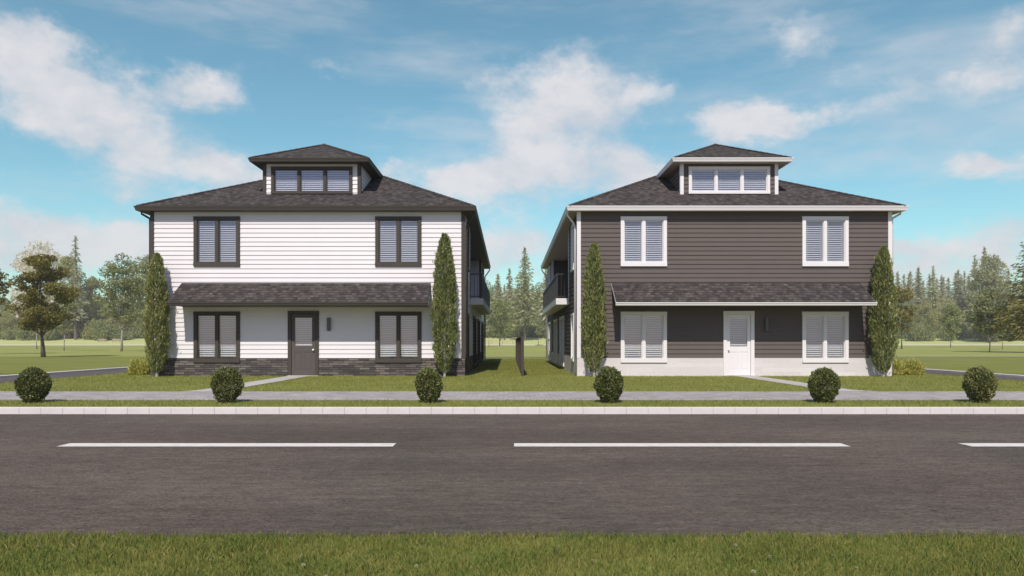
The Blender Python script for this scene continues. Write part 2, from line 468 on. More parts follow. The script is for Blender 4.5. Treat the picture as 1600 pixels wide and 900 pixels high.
def window(house, P, u, w, z0, z1, n, mir, trim, fw=0.115, mull=0.10, sill=0.14, tilt=52):
    root = empty('window', (0, 0, 0)); root.parent = house
    mb = MB(); a, b = u - w / 2, u + w / 2
    pbox(mb, P, a, a + fw, -0.02, 0.062, z0 + sill, z1 - fw)
    pbox(mb, P, b - fw, b, -0.02, 0.062, z0 + sill, z1 - fw)
    pbox(mb, P, a - 0.004, b + 0.004, -0.02, 0.066, z1 - fw, z1)
    pbox(mb, P, a - 0.004, b + 0.004, -0.02, 0.075, z0, z0 + sill)
    iu0, iu1, iz0, iz1 = a + fw, b - fw, z0 + sill, z1 - fw
    pw = (iu1 - iu0 - mull * (n - 1)) / n
    for k in range(n - 1):
        s = iu0 + pw * (k + 1) + mull * k
        pbox(mb, P, s, s + mull, -0.02, 0.05, iz0, iz1)
    # sash lip inside every light and a reveal running back into the wall
    ranges = []
    for k in range(n):
        s = iu0 + k * (pw + mull); t = s + pw; g = 0.022
        pbox(mb, P, s, s + g, -0.15, 0.018, iz0 + g, iz1 - g); pbox(mb, P, t - g, t, -0.15, 0.018, iz0 + g, iz1 - g)
        pbox(mb, P, s, t, -0.15, 0.018, iz1 - g, iz1); pbox(mb, P, s, t, -0.15, 0.018, iz0, iz0 + g)
        ranges.append((s + g, t - g))
    mb.build('frame', trim, root, mir, 0.004)
    for s, t in ranges:
        g = MB(); zz0, zz1 = iz0 + 0.022, iz1 - 0.022
        g.quad(P(s, -0.004, zz0), P(t, -0.004, zz0), P(t, -0.004, zz1), P(s, -0.004, zz1))
        g.build('pane', 'glass', root, mir)
        bl = MB(); blind_mesh(bl, P, s + 0.004, t - 0.004, zz0 + 0.01, zz1, -0.085, tilt=tilt)
        bl.build('blind', 'blind', root, mir)
    lin = MB()
    lin.quad(P(iu0, -0.16, iz0), P(iu1, -0.16, iz0), P(iu1, -0.16, iz1), P(iu0, -0.16, iz1))
    lin.build('room_lining', 'room', root, mir)
    return root

def ring(prof, x0, x1, y0, y1, sides='fbio'):
    """eave profile (out, z) swept round a rectangle, mitred; f front, b back, i inner x1, o outer x0"""
    out = {}
    for sd in sides:
        mb = MB(); rows = []
        for e in (0, 1):
            row = []
            for o, z in prof:
                if sd == 'f': row.append(((x0 - o) if e == 0 else (x1 + o), y0 - o, z))
                if sd == 'b': row.append(((x0 - o) if e == 0 else (x1 + o), y1 + o, z))
                if sd == 'i': row.append((x1 + o, (y0 - o) if e == 0 else (y1 + o), z))
                if sd == 'o': row.append((x0 - o, (y0 - o) if e == 0 else (y1 + o), z))
            rows.append(row)
        mb.prism(None, rows); out[sd] = mb
    return out

def gutter_prof(z0, z1, w):
    return [(0.0, z0), (w * 0.62, z0), (w * 0.78, z0 + (z1 - z0) * 0.45), (w, z1 - 0.022), (w, z1), (w - 0.018, z1), (0.0, z1)]

def hip_caps(lines, w=0.11):
    mb = MB()
    for a, b in lines:
        a, b = Vector(a), Vector(b); d = (b - a); L = d.length; d.normalize()
        s = d.cross(Vector((0, 0, 1))); s.normalize(); up = s.cross(d)
        n = max(1, int(L / 0.22))
        for k in range(n):
            p = a + d * (L * k / n); q = a + d * (L * (k + 1) / n + 0.03)
            for sg in (1, -1):
                mb.quad(p + up * 0.022, q + up * 0.032, q + s * sg * w + up * 0.032 - Vector((0, 0, w * 0.42)), p + s * sg * w + up * 0.022 - Vector((0, 0, w * 0.42)))
    return mb

def make_house(name, cx, mir, label, wall, trim, base, soffit, door_mat, lamp_x, lamp_mat, slab_mat):
    H = empty(name, (cx, Y0, 0)); tag(H, label, 'house')
    WIN = 1.525
    lo, up = (0.45, 2.135), (3.63, 5.28)
    du, dw, dtop = -0.14, 1.02, 2.155
    fh = [hole(-3.0, WIN, *lo), hole(3.0, WIN, *lo), hole(-3.0, WIN, *up), hole(3.0, WIN, *up), (du - dw / 2 + 0.03, du + dw / 2 - 0.03, -1, dtop - 0.03)]
    # side openings: y centre, width, z0, z1
    side_low = [(1.55, 0.95, 0.45, 2.135), (6.6, 2.3, 0.12, 2.2), (10.6, 2.3, 0.12, 2.2), (15.2, 2.3, 0.12, 2.2)]
    side_up = [(1.55, 0.95, 3.63, 5.28), (15.9, 1.6, 3.63, 5.28)]
    sh = [hole(*a) for a in side_low + side_up]
    # ---- walls
    mb = MB(); siding(mb, front, -HW, HW, BASE, SOF, fh); mb.build('front_wall', wall, H, mir)
    mb = MB()
    def inner_low(u, d, z): return inner(u, d, z)
    siding(mb, inner, 0.0, DEPTH, BASE, BASE + 0.148 * 14, sh)
    zz = BASE + 0.148 * 14
    siding(mb, inner, 0.0, LOG0, zz, SOF, sh)
    siding(mb, inner, LOG0, LOG1, zz, FLOOR - 0.05, sh)
    siding(mb, inner, LOG1, DEPTH, zz, SOF, sh)
    # loggia: back wall, two end walls
    rec = 1.6
    siding(mb, lambda u, d, z: (HW - rec + d, u, z), LOG0, LOG1, FLOOR, SOF)
    siding(mb, lambda u, d, z: (u, LOG1 - d, z), HW - rec, HW, FLOOR, SOF)
    siding(mb, lambda u, d, z: (u, LOG0 + d, z), HW - rec, HW, FLOOR, SOF)
    mb.build('side_wall', wall, H, mir)
    mb = MB()
    siding(mb, lambda u, d, z: (-HW - d, u, z), 0, DEPTH, BASE, SOF)
    siding(mb, lambda u, d, z: (u, DEPTH + d, z), -HW, HW, BASE, SOF)
    mb.build('rear_wall', wall, H, mir)
    # ---- stone base
    mb = MB()
    flat_wall(mb, front, -HW - 0.03, HW + 0.03, -0.1, BASE, 0.03, fh)
    flat_wall(mb, inner, -0.03, DEPTH + 0.03, -0.1, BASE, 0.03, sh)
    flat_wall(mb, lambda u, d, z: (-HW - d, u, z), -0.03, DEPTH + 0.03, -0.1, BASE, 0.03)
    flat_wall(mb, lambda u, d, z: (u, DEPTH + d, z), -HW - 0.03, HW + 0.03, -0.1, BASE, 0.03)
    for a, b in ((-HW - 0.03, du - dw / 2), (du + dw / 2, HW + 0.03)):
        mb.quad((a, -0.03, BASE), (b, -0.03, BASE), (b, 0, BASE), (a, 0, BASE))
    mb.quad((HW, 0, BASE), (HW + 0.03, 0, BASE), (HW + 0.03, DEPTH, BASE), (HW, DEPTH, BASE))
    mb.build('foundation', base, H, mir)
    # ---- corner boards
    for x, y in ((-HW, 0), (HW, 0), (HW, DEPTH)):
        mb = MB(); sx = 1 if x > 0 else -1; sy = -1 if y == 0 else 1
        z0 = BASE + 0.003
        mb.box(x - sx * 0.09, x + sx * 0.038, y + sy * 0.038, y + sy * 0.001, z0, SOF)
        mb.box(x + sx * 0.001, x + sx * 0.038, y + sy * 0.001, y - sy * 0.09, z0, SOF)
        mb.build('corner_board', trim, H, mir)
    for y, s in ((LOG0, -1), (LOG1, 1)):
        mb = MB(); mb.box(HW - 0.09, HW + 0.034, y - s * 0.032, y + s * 0.08, FLOOR, SOF); mb.build('corner_board', trim, H, mir)
    # ---- eaves, roof
    ox, oy = 0.30, 0.25
    mb = MB(); X0, X1, YA, YB = -HW - ox, HW + ox, -oy, DEPTH + ox
    mb.quad((X0, YA, SOF), (X1, YA, SOF), (X1, YB, SOF), (X0, YB, SOF)); mb.build('soffit', soffit, H, mir)
    for sd, g in ring(gutter_prof(SOF - 0.012, EAVE, 0.11), X0, X1, YA, YB).items():
        g.build('gutter', trim, H, mir)
    rx, ry0, ry1, rz = HW + ox + 0.05, -oy - 0.05, DEPTH + ox + 0.05, EAVE + 0.012
    ap = rz + 0.5 * rx; f0, f1 = ry0 + rx, ry1 - rx
    A, B, C, D = (-rx, ry0, rz), (rx, ry0, rz), (rx, ry1, rz), (-rx, ry1, rz)
    E1, E2 = (0, f0, ap), (0, f1, ap)
    mb = MB(); mb.quad(A, B, E1); mb.quad(B, C, E2, E1); mb.quad(C, D, E2); mb.quad(D, A, E1, E2)
    dz = 0.02
    for p, q in ((A, B), (B, C), (C, D), (D, A)):
        mb.quad(p, q, (q[0], q[1], q[2] - dz), (p[0], p[1], p[2] - dz))
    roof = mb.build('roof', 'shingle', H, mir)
    hip_caps([(A, E1), (B, E1), (C, E2), (D, E2), (E1, E2)]).build('ridge_cap', 'shingle', roof, mir)
    # ---- dormer
    dc, dh, dy = -0.14, 1.655, 1.0
    DS, DE = 7.27, 7.385
    dorm = empty('dormer', (0, 0, 0)); dorm.parent = H
    wz0, wz1 = 6.235, 7.175
    def dfront(u, d, z): return (u, dy - d, z)
    mb = MB(); siding(mb, dfront, dc - dh, dc + dh, 6.13, DS, [hole(dc, 2.80, wz0, wz1)])
    for sg in (1, -1):
        siding(mb, lambda u, d, z, sg=sg: (dc + sg * (dh + d), u, z), dy, 3.5, 5.5, DS)
    mb.build('dormer_wall', wall, dorm, mir)
    for sg in (1, -1):
        mb = MB(); x = dc + sg * dh
        mb.box(x - sg * 0.085, x + sg * 0.036, dy - 0.036, dy - 0.002, 6.0, DS); mb.box(x + sg * 0.002, x + sg * 0.036, dy - 0.002, dy + 0.09, 5.9, DS)
        mb.build('corner_board', trim, dorm, mir)
    dx, dyf = 1.96, dy - 0.34
    mb = MB(); mb.quad((dc - dx, dyf, DS), (dc + dx, dyf, DS), (dc + dx, 3.6, DS), (dc - dx, 3.6, DS)); mb.build('dormer_soffit', soffit, dorm, mir)
    for sd, g in ring(gutter_prof(DS - 0.01, DE, 0.10), dc - dx, dc + dx, dyf, 3.55, 'fio').items():
        g.build('gutter', trim, dorm, mir)
    ex, ey, ez = dx + 0.05, dyf - 0.05, DE + 0.01
    pk = ez + 0.5 * ex; py = ey + ex
    yb = (ez - rz) / 0.5 + ry0 + 0.06; yr = (pk - rz) / 0.5 + ry0 + 0.06
    a, b = (dc - ex, ey, ez), (dc + ex, ey, ez); p = (dc, py, pk); q = (dc, yr, pk)
    mb = MB(); mb.quad(a, b, p); mb.quad(b, (dc + ex, yb, ez), q, p); mb.quad((dc - ex, yb, ez), a, p, q)
    mb.quad(a, b, (b[0], b[1], ez - 0.02), (a[0], a[1], ez - 0.02))
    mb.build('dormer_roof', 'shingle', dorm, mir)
    hip_caps([(a, p), (b, p), (p, q)], 0.09).build('ridge_cap', 'shingle', dorm, mir)
    window(H, dfront, dc, 2.80, wz0, wz1, 3, mir, trim, 0.10, 0.085, 0.09)
    # ---- windows and doors
    for u in (-3.0, 3.0):
        window(H, front, u, WIN, lo[0], lo[1], 2, mir, trim, tilt=58)
        window(H, front, u, WIN, up[0], up[1], 2, mir, trim, tilt=40)
    for u, w, z0, z1 in side_low + side_up:
        window(H, inner, u, w, z0, z1, 2 if w > 1 else 1, mir, trim, 0.10, 0.09, 0.10)
    door = empty('door', (0, 0, 0)); door.parent = H
    mb = MB(); jw = 0.115
    for a, b in ((du - dw / 2, du - dw / 2 + jw), (du + dw / 2 - jw, du + dw / 2)):
        mb.box(a, b, -0.065, 0.05, 0.02, dtop - jw)
    mb.box(du - dw / 2 - 0.004, du + dw / 2 + 0.004, -0.069, 0.05, dtop - jw, dtop)
    mb.build('door_frame', trim, door, mir, 0.004)
    mb = MB(); a, b = du - dw / 2 + jw + 0.006, du + dw / 2 - jw - 0.006
    lz0, lz1 = 0.985, 1.93; la, lb = a + 0.105, b - 0.105
    yf, yk = -0.028, 0.02
    mb.box(a, la, yf, yk, 0.03, dtop - jw - 0.006); mb.box(lb, b, yf, yk, 0.03, dtop - jw - 0.006)
    mb.box(la, lb, yf, yk, lz1, dtop - jw - 0.006); mb.box(la, lb, yf, yk, 0.80, lz0)
    mb.box(la, lb, yf, yk, 0.03, 0.20)
    mid = (la + lb) / 2; mb.box(mid - 0.055, mid + 0.055, yf, yk, 0.20, 0.80)
    for s, t in ((la, mid - 0.055), (mid + 0.055, lb)):
        mb.quad((s, yf + 0.010, 0.20), (t, yf + 0.010, 0.20), (t, yf + 0.010, 0.80), (s, yf + 0.010, 0.80))
        mb.box(s + 0.035, t - 0.035, yf + 0.002, yf + 0.010, 0.24, 0.76)
    mb.build('door_leaf', door_mat, door, mir, 0.004)
    mb = MB(); mb.quad((la, -0.012, lz0), (lb, -0.012, lz0), (lb, -0.012, lz1), (la, -0.012, lz1)); mb.build('pane', 'glass', door, mir)
    mb = MB(); blind_mesh(mb, front, la, lb, lz0, lz1, -0.045, tilt=58); mb.build('blind', 'blind', door, mir)
    mb = MB(); mb.quad((la - 0.05, 0.1, lz0 - 0.05), (lb + 0.05, 0.1, lz0 - 0.05), (lb + 0.05, 0.1, lz1 + 0.05), (la - 0.05, 0.1, lz1 + 0.05)); mb.build('room_lining', 'room', door, mir)
    mb = MB(); kx = b - 0.055
    mb.tube([(kx, yf, 0.87), (kx, yf - 0.03, 0.87), (kx, yf - 0.035, 0.87), (kx, yf - 0.05, 0.87), (kx, yf - 0.07, 0.87), (kx, yf - 0.078, 0.87)], [0.03, 0.028, 0.014, 0.03, 0.03, 0.012], 12)
    mb.build('knob', 'knob', door, mir, smooth=False)
    mb = MB(); mb.box(du - dw / 2, du + dw / 2, -0.10, 0.04, 0.0, 0.028); mb.build('threshold', 'path', door, mir)
    # ---- wall lamp
    mb = MB(); lx = lamp_x * (-1 if mir else 1)
    mb.box(lx - 0.045, lx + 0.045, -0.035, -0.01, 1.62, 1.80)
    n = 12; cyl = [(lx + 0.06 * math.cos(2 * math.pi * k / n), -0.095 + 0.06 * math.sin(2 * math.pi * k / n)) for k in range(n)]
    mb.prism(None, [[(x, y, z) for x, y in cyl] for z in (1.50, 1.93)])
    mb.build('wall_lamp', lamp_mat, H, mir, 0.004)
    # ---- awning over the ground floor
    aw = empty('awning', (0, 0, 0)); aw.parent = H
    ax0, ax1, ap_, az0, az1, asof = -4.17, 4.07, 1.03, 2.405, 3.09, 2.295
    mb = MB(); th = 0.03
    mb.quad((ax0, -ap_, az0), (ax1, -ap_, az0), (ax1, 0.0, az1), (ax0, 0.0, az1))
    mb.quad((ax0, -ap_, az0), (ax1, -ap_, az0), (ax1, -ap_, az0 - th), (ax0, -ap_, az0 - th))
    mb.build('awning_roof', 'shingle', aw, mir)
    pr = gutter_prof(asof - 0.005, az0 - 0.02, 0.09)
    mb = MB(); mb.prism(None, [[(x, -ap_ + 0.04 - o, z) for o, z in pr] for x in (ax0 - 0.01, ax1 + 0.01)]); mb.build('gutter', trim, aw, mir)
    mb = MB(); mb.quad((ax0 + 0.03, -ap_ + 0.04, asof), (ax1 - 0.03, -ap_ + 0.04, asof), (ax1 - 0.03, 0, asof), (ax0 + 0.03, 0, asof)); mb.build('awning_soffit', soffit if trim == 'dark_trim' else 'dark_siding', aw, mir)
    for x, s in ((ax0, 1), (ax1, -1)):
        mb = MB()
        tri = [(-ap_ + 0.05, asof), (0, asof), (0, az1 - 0.035), (-ap_ + 0.05, az0 - 0.01)]
        mb.prism(None, [[(x + s * e, y, z) for y, z in tri] for e in (0.035, 0.06)]); mb.build('cheek', wall, aw, mir)
        mb = MB()
        bar = [(-ap_ - 0.012, az0 - 0.09), (-ap_ - 0.012, az0 - 0.012), (-0.002, az1 - 0.012), (-0.002, az1 - 0.11)]
        mb.prism(None, [[(x + s * e, y, z) for y, z in bar] for e in (-0.004, 0.014)]); mb.build('rake_board', trim, aw, mir)
    # ---- downspouts
    def spout(pts):
        mb = MB(); mb.tube(pts, 0.034, 8); mb.build('downspout', trim, H, mir, smooth=True)
    o = HW + 0.085
    spout([(HW + ox + 0.05, 0.02, SOF), (HW + ox + 0.05, 0.04, SOF - 0.10), (o + 0.04, 0.16, SOF - 0.36), (o, 0.18, SOF - 0.45), (o, 0.18, 0.12)])
    spout([(-HW - ox - 0.05, 0.02, SOF), (-HW - ox - 0.05, 0.03, SOF - 0.06), (-o - 0.03, 0.05, SOF - 0.20), (-o, 0.06, SOF - 0.26), (-o, 0.06, 0.12)])
    spout([(HW + ox + 0.05, DEPTH + 0.1, SOF), (HW + ox + 0.05, DEPTH + 0.08, SOF - 0.12), (o + 0.04, DEPTH - 0.05, SOF - 0.45), (o, DEPTH - 0.06, SOF - 0.52), (o, DEPTH - 0.06, 0.12)])
    # ---- balcony
    bal = empty('balcony', (0, 0, 0)); bal.parent = H
    bx = HW + 0.50
    mb = MB(); mb.box(HW - rec, bx, LOG0 + 0.02, LOG1 - 0.02, 2.55, FLOOR + 0.005); mb.build('balcony_slab', slab_mat, bal, mir, 0.006)
    mb = MB(); zt, zb = FLOOR + 0.93, FLOOR + 0.08; t = 0.022
    xr = bx - 0.05; ya, yb_ = LOG0 + 0.08, LOG1 - 0.08
    def rail_run(p, q, gap):
        p, q = Vector(p), Vector(q); L = (q - p).length; n = max(1, int(L / gap)); d = (q - p).normalized()
        for z, hh in ((zt, 0.022), (zb, 0.016)):
            lo_ = Vector((min(p.x, q.x) - t, min(p.y, q.y) - t)); hi_ = Vector((max(p.x, q.x) + t, max(p.y, q.y) + t))
            mb.box(lo_.x, hi_.x, lo_.y, hi_.y, z - hh, z + hh)
        for k in range(1, n):
            c = p + (q - p) * (k / n)
            mb.box(c.x - 0.008, c.x + 0.008, c.y - 0.008, c.y + 0.008, zb + 0.016, zt - 0.022)
    rail_run((HW + 0.05, ya, 0), (xr - 0.03, ya, 0), 0.11)
    rail_run((xr, ya, 0), (xr, yb_, 0), 0.11)
    rail_run((HW + 0.05, yb_, 0), (xr - 0.03, yb_, 0), 0.11)
    mb.build('railing', 'black_metal', bal, mir)
    for y in (ya, (ya + yb_) / 2, yb_):
        mb = MB(); mb.box(xr - 0.028, xr + 0.028, y - 0.028, y + 0.028, FLOOR, zt + 0.03); mb.build('railing_post', 'black_metal', bal, mir)
    return H

HL, HRR = -6.65, 7.46
make_house('white_house', HL, False, 'white clapboard two-storey house with dark trim, dark stone base and dark front door',
           'white_siding', 'dark_trim', 'stone_dark', 'soffit_dark', 'door_dark', 0.71, 'lamp_grey', 'white_panel')
make_house('brown_house', HRR, True, 'dark brown clapboard two-storey house with white trim, pale stone base and white front door',
           'dark_siding', 'white_trim', 'stone_white', 'soffit_bounce', 'white_trim', 1.05, 'lamp_grey', 'white_trim')

# ------------------------------------------------------------------ ground
def sheet(name, mat, x0, x1, y0, y1, z, label, nx=1, ny=1, zf=None):
    mb = MB()
    for i in range(nx):
        for j in range(ny):
            a, b = x0 + (x1 - x0) * i / nx, x0 + (x1 - x0) * (i + 1) / nx
            c, d = y0 + (y1 - y0) * j / ny, y0 + (y1 - y0) * (j + 1) / ny
            g = zf if zf else (lambda q: z)
            mb.quad((a, c, g(c)), (b, c, g(c)), (b, d, g(d)), (a, d, g(d)))
    return struct(mb.build(name, mat), label)

KERB, NEAR = 12.20, 4.35
ROADZ = -0.105
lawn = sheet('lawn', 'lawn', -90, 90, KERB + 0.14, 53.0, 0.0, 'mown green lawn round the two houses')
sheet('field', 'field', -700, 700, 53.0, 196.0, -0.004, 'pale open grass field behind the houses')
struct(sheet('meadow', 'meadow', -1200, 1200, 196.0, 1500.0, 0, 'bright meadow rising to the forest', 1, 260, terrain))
mb = MB(); mb.quad((-700, KERB + 0.14, -0.006), (-90, KERB + 0.14, -0.006), (-90, 53, -0.006), (-700, 53, -0.006)); mb.quad((90, KERB + 0.14, -0.006), (700, KERB + 0.14, -0.006), (700, 53, -0.006), (90, 53, -0.006))
struct(mb.build('ground', 'lawn'), 'grass ground beyond the lawn at both sides')
mb = MB()
mb.quad((-90, -60, -0.05), (90, -60, -0.05), (90, NEAR, -0.05), (-90, NEAR, -0.05)); mb.quad((-90, NEAR, -0.05), (90, NEAR, -0.05), (90, NEAR + 0.03, ROADZ - 0.02), (-90, NEAR + 0.03, ROADZ - 0.02))
struct(mb.build('verge', 'lawn'), 'rough grass verge on the near side of the street')
road = sheet('road', 'road', -250, 250, NEAR - 0.05, KERB + 0.1, ROADZ, 'worn grey-brown asphalt street')
for k in range(-5, 6):
    x0 = -5.42 + 5.485 * k
    mb = MB(); mb.quad((x0, 8.43, ROADZ + 0.004), (x0 + 4.03, 8.43, ROADZ + 0.004), (x0 + 4.03, 8.70, ROADZ + 0.004), (x0, 8.70, ROADZ + 0.004))
    mb.build('lane_marking', 'paint', road)
mb = MB(); s = 0.376; x = -60.0
while x < 60:
    mb.box(x + 0.0012, x + s - 0.0012, KERB, KERB + 0.15, ROADZ - 0.1, 0.008); x += s
kb = struct(mb.build('kerb', 'kerbstone', bevel=0.008), 'row of pale concrete kerb stones along the street')
mb = MB(); mb.box(-60, 60, KERB + 0.012, KERB + 0.14, ROADZ - 0.1, -0.004); struct(mb.build('kerb_bedding', 'path'), 'dark joint bedding behind the kerb stones')
sheet('footpath', 'pavers', -60, 60, 13.72, 16.15, 0.006, 'lilac-grey paved footpath along the street')
DP = {'l': (-7.30, -6.58), 'r': (7.47, 8.15)}
for k, lab in (('l', 'narrow concrete path to the dark door of the white house'), ('r', 'narrow concrete path to the white door of the brown house')):
    a, b = DP[k]; mb = MB(); y = 16.15; n = 0; rr = random.Random(4)
    pts = []
    while y < 23.26:
        w = rr.uniform(-0.03, 0.03) + (0.35 if n == 0 else 0); pts.append((a - w * 0.6, b + w, y)); y += 0.6; n += 1
    pts.append((a, b, 23.27))
    for p, q in zip(pts, pts[1:]):
        mb.quad((p[0], p[2], 0.010), (p[1], p[2], 0.010), (q[1], q[2], 0.010), (q[0], q[2], 0.010))
    struct(mb.build('door_path', 'path'), lab)
DRV = {'l': (-15.9, -14.05), 'r': (14.95, 16.25)}
sheet('driveway', 'drive', -15.9, -14.05, 16.15, 51.5, 0.008, 'asphalt driveway beside the white house')
sheet('driveway', 'drive', 14.95, 16.25, 16.15, 51.5, 0.008, 'asphalt driveway beside the brown house')
mb = MB(); y = 16.3
while y < 51:
    mb.box(-16.12, -15.9, y + 0.004, y + 0.996, -0.1, 0.075); y += 1.0
struct(mb.build('driveway_kerb', 'kerbstone', bevel=0.01), 'pale kerb of the driveway beside the white house')
mb = MB(); y = 16.3
while y < 51:
    mb.box(16.25, 16.47, y + 0.004, y + 0.996, -0.1, 0.075); y += 1.0
struct(mb.build('driveway_kerb', 'kerbstone', bevel=0.01), 'pale kerb of the driveway beside the brown house')
sheet('rear_path', 'path', -9, 60, 52.0, 52.9, 0.02, 'thin pale path behind the houses')
mb = MB(); x = -260
while x < 260: mb.box(x, x + 1.98, 195.3, 195.9, -0.1, 0.16); x += 2.0
struct(mb.build('field_kerb', 'kerbstone'), 'low pale kerb between field and meadow')

# ------------------------------------------------------------------ grass blades
EXCL = [(-60, 60, 13.72, 16.15), (DP['l'][0], DP['l'][1], 16, 23.3), (DP['r'][0], DP['r'][1], 16, 23.3),
        (-16.15, -14.05, 16, 52), (14.95, 16.5, 16, 52), (HL - HW - 0.03, HL + HW + 0.03, 23.27, 41.4), (HRR - HW - 0.03, HRR + HW + 0.03, 23.27, 41.4), (0.38, 0.5, 23.3, 42)]
def smooth_noise(x, y, sc, seed):
    r = np.random.default_rng(seed); v = np.zeros_like(x)
    for k in range(6):
        a = r.uniform(0, 2 * np.pi); f = sc * r.uniform(0.6, 1.9); p = r.uniform(0, 6.28)
        v += np.sin((x * np.cos(a) + y * np.sin(a)) * f + p)
    return v / 6 * 1.6
def blades(name, mat, x0, x1, y0, y1, dens, h0, h1, w, z, lean=0.5, seed=1, clump=0.0, label=''):
    r = np.random.default_rng(seed)
    n = int((x1 - x0) * (y1 - y0) * dens)
    x = r.uniform(x0, x1, n); y = r.uniform(y0, y1, n)
    keep = np.ones(n, bool)
    for a, b, c, d in EXCL: keep &= ~((x > a) & (x < b) & (y > c) & (y < d))
    x, y = x[keep], y[keep]; n = len(x)
    h = r.uniform(h0, h1, n)
    if clump:
        q = smooth_noise(x, y, 6.0, seed + 5) + 0.6 * smooth_noise(x, y, 17.0, seed + 6)
        h = h * np.clip(1 + clump * q, 0.35, 2.0)
    th = r.uniform(0, 2 * np.pi, n); ln = r.normal(0, lean, n) * h; la = r.uniform(0, 2 * np.pi, n)
    if clump:
        la = la * 0.35 + smooth_noise(x, y, 4.0, seed + 9) * 3.0
    ww = w * r.uniform(0.6, 1.3, n) / 2
    dx, dy = np.cos(th) * ww, np.sin(th) * ww
    lx, ly = np.cos(la) * ln, np.sin(la) * ln
    V = np.empty((n, 4, 3))
    V[:, 0] = np.stack([x - dx, y - dy, np.full(n, z)], 1); V[:, 1] = np.stack([x + dx, y + dy, np.full(n, z)], 1)
    V[:, 2] = np.stack([x + dx * 0.8 + lx * 0.35, y + dy * 0.8 + ly * 0.35, z + h * 0.6], 1)
    V[:, 3] = np.stack([x + lx, y + ly, z + h], 1)
    o = np_mesh(name, V.reshape(-1, 3), 4, mat)
    struct(o, label, 'stuff'); return o
blades('grass', 'blade_near', -6.0, 6.0, 2.7, NEAR + 0.02, 9500, 0.024, 0.050, 0.0034, -0.055, 0.33, 3, 0.22, 'rough tufted grass on the near verge of the street')
blades('grass', 'blade', -13, 13, KERB + 0.12, 13.72, 900, 0.02, 0.05, 0.008, -0.005, 0.5, 4, 0, 'strip of grass between kerb and footpath')
blades('grass', 'blade', -18, 18, 16.15, 25.5, 420, 0.02, 0.05, 0.012, -0.005, 0.5, 5, 0, 'short grass of the front lawns')
blades('grass', 'blade', -1.4, 2.3, 25.5, 46, 420, 0.02, 0.05, 0.014, -0.005, 0.5, 6, 0, 'short grass between the two houses')

def glint(x, y):
    pass
mb = MB()
mb.tube([(0, 0, -0.01), (0.002, 0.001, 0.02), (0.004, 0.0, 0.042)], 0.0012, 5)
proto_stem = mb
fl = None
M['pale_fleck'] = mat_leaf('pale_glint', [(0.38, 0.38, 0.22), (0.48, 0.48, 0.30), (0.56, 0.55, 0.38), (0.62, 0.60, 0.45)], 0.3, 0.6, 20)  # pale flecks put in for bright highlights on the grass tufts
spots = [(58, 849), (470, 866), (495, 855), (330, 869), (475, 879), (510, 896), (650, 882), (808, 843), (872, 852), (1203, 867), (1150, 849), (1178, 890), (1338, 880), (925, 870), (1300, 862), (1445, 850), (112, 858)]
for i, (px, py) in enumerate(spots):
    d = F * (CAMZ + 0.0) / (py - HY) ; x = wx(px, d)
    if i == 0:
        f0 = empty('glint_fleck', (x, d, -0.05))
        mb = MB(); mb.tube([(0, 0, -0.005), (0.002, 0.001, 0.025), (0.004, 0.0, 0.05)], 0.0014, 5); mb.build('stem', 'blade_near', f0)
        n = 70; r2 = np.random.default_rng(2); dv = r2.normal(size=(n, 3)); dv /= np.linalg.norm(dv, axis=1)[:, None]; dv[:, 2] = np.abs(dv[:, 2]) * 1.1 - 0.25
        t1 = np.cross(dv, [0.3, 0.2, 1]); t1 /= np.linalg.norm(t1, axis=1)[:, None]
        c = np.array([0.004, 0, 0.052]); V = np.stack([c + dv * 0.004, c + dv * 0.011 + t1 * 0.003, c + dv * 0.016, c + dv * 0.011 - t1 * 0.003], 1)
        np_mesh('fleck_head', V.reshape(-1, 3), 4, 'pale_fleck', f0)
    else:
        f0 = copy_tree(f_first, (x, d, -0.05), None, i * 0.9)
    if i == 0: f_first = f0
    f0.scale = [random.uniform(0.5, 0.8)] * 3
    tag(f0, 'tiny white clover flower standing in for a highlight in the rough near grass', 'fleck', 'white clover flecks standing in for highlights in the near verge')

# ------------------------------------------------------------------ fence between the houses
fe = empty('privacy_fence', (0.445, 23.3, 0)); tag(fe, 'dark brown board fence seen end-on between the two houses', 'fence')
mb = MB(); y = 0.0
while y < 18.4:
    mb.box(-0.016, 0.016, y + 0.003, y + 0.147, 0.02, 1.27); y += 0.15
mb.build('board_panel', 'fence', fe)
mb = MB(); mb.box(-0.05, 0.05, -0.03, 18.45, 1.272, 1.31); mb.build('cap_rail', 'fence', fe)
mb = MB(); mb.box(0.017, 0.05, 0, 18.4, 0.25, 0.33); mb.build('rail', 'fence', fe)
mb = MB(); mb.box(0.017, 0.05, 0, 18.4, 1.0, 1.08); mb.build('rail', 'fence', fe)
for k in range(9):
    mb = MB(); mb.box(-0.045, 0.055, k * 2.3 - 0.055, k * 2.3 + 0.045, -0.05, 1.271); mb.build('post', 'fence', fe)

# ------------------------------------------------------------------ plants
def unit(v): return v / np.linalg.norm(v, axis=1)[:, None]
def leaf_quads(c, axis, L, W, r):
    """diamond leaves at c pointing along axis"""
    n = len(c)
    s = unit(np.cross(axis, r.normal(size=(n, 3)) + 1e-6))
    L = np.broadcast_to(L, n)[:, None]; W = np.broadcast_to(W, n)[:, None]
    V = np.stack([c - axis * L * 0.5, c + s * W * 0.5 - axis * L * 0.05, c + axis * L * 0.5, c - s * W * 0.5 - axis * L * 0.05], 1)
    return V.reshape(-1, 3)

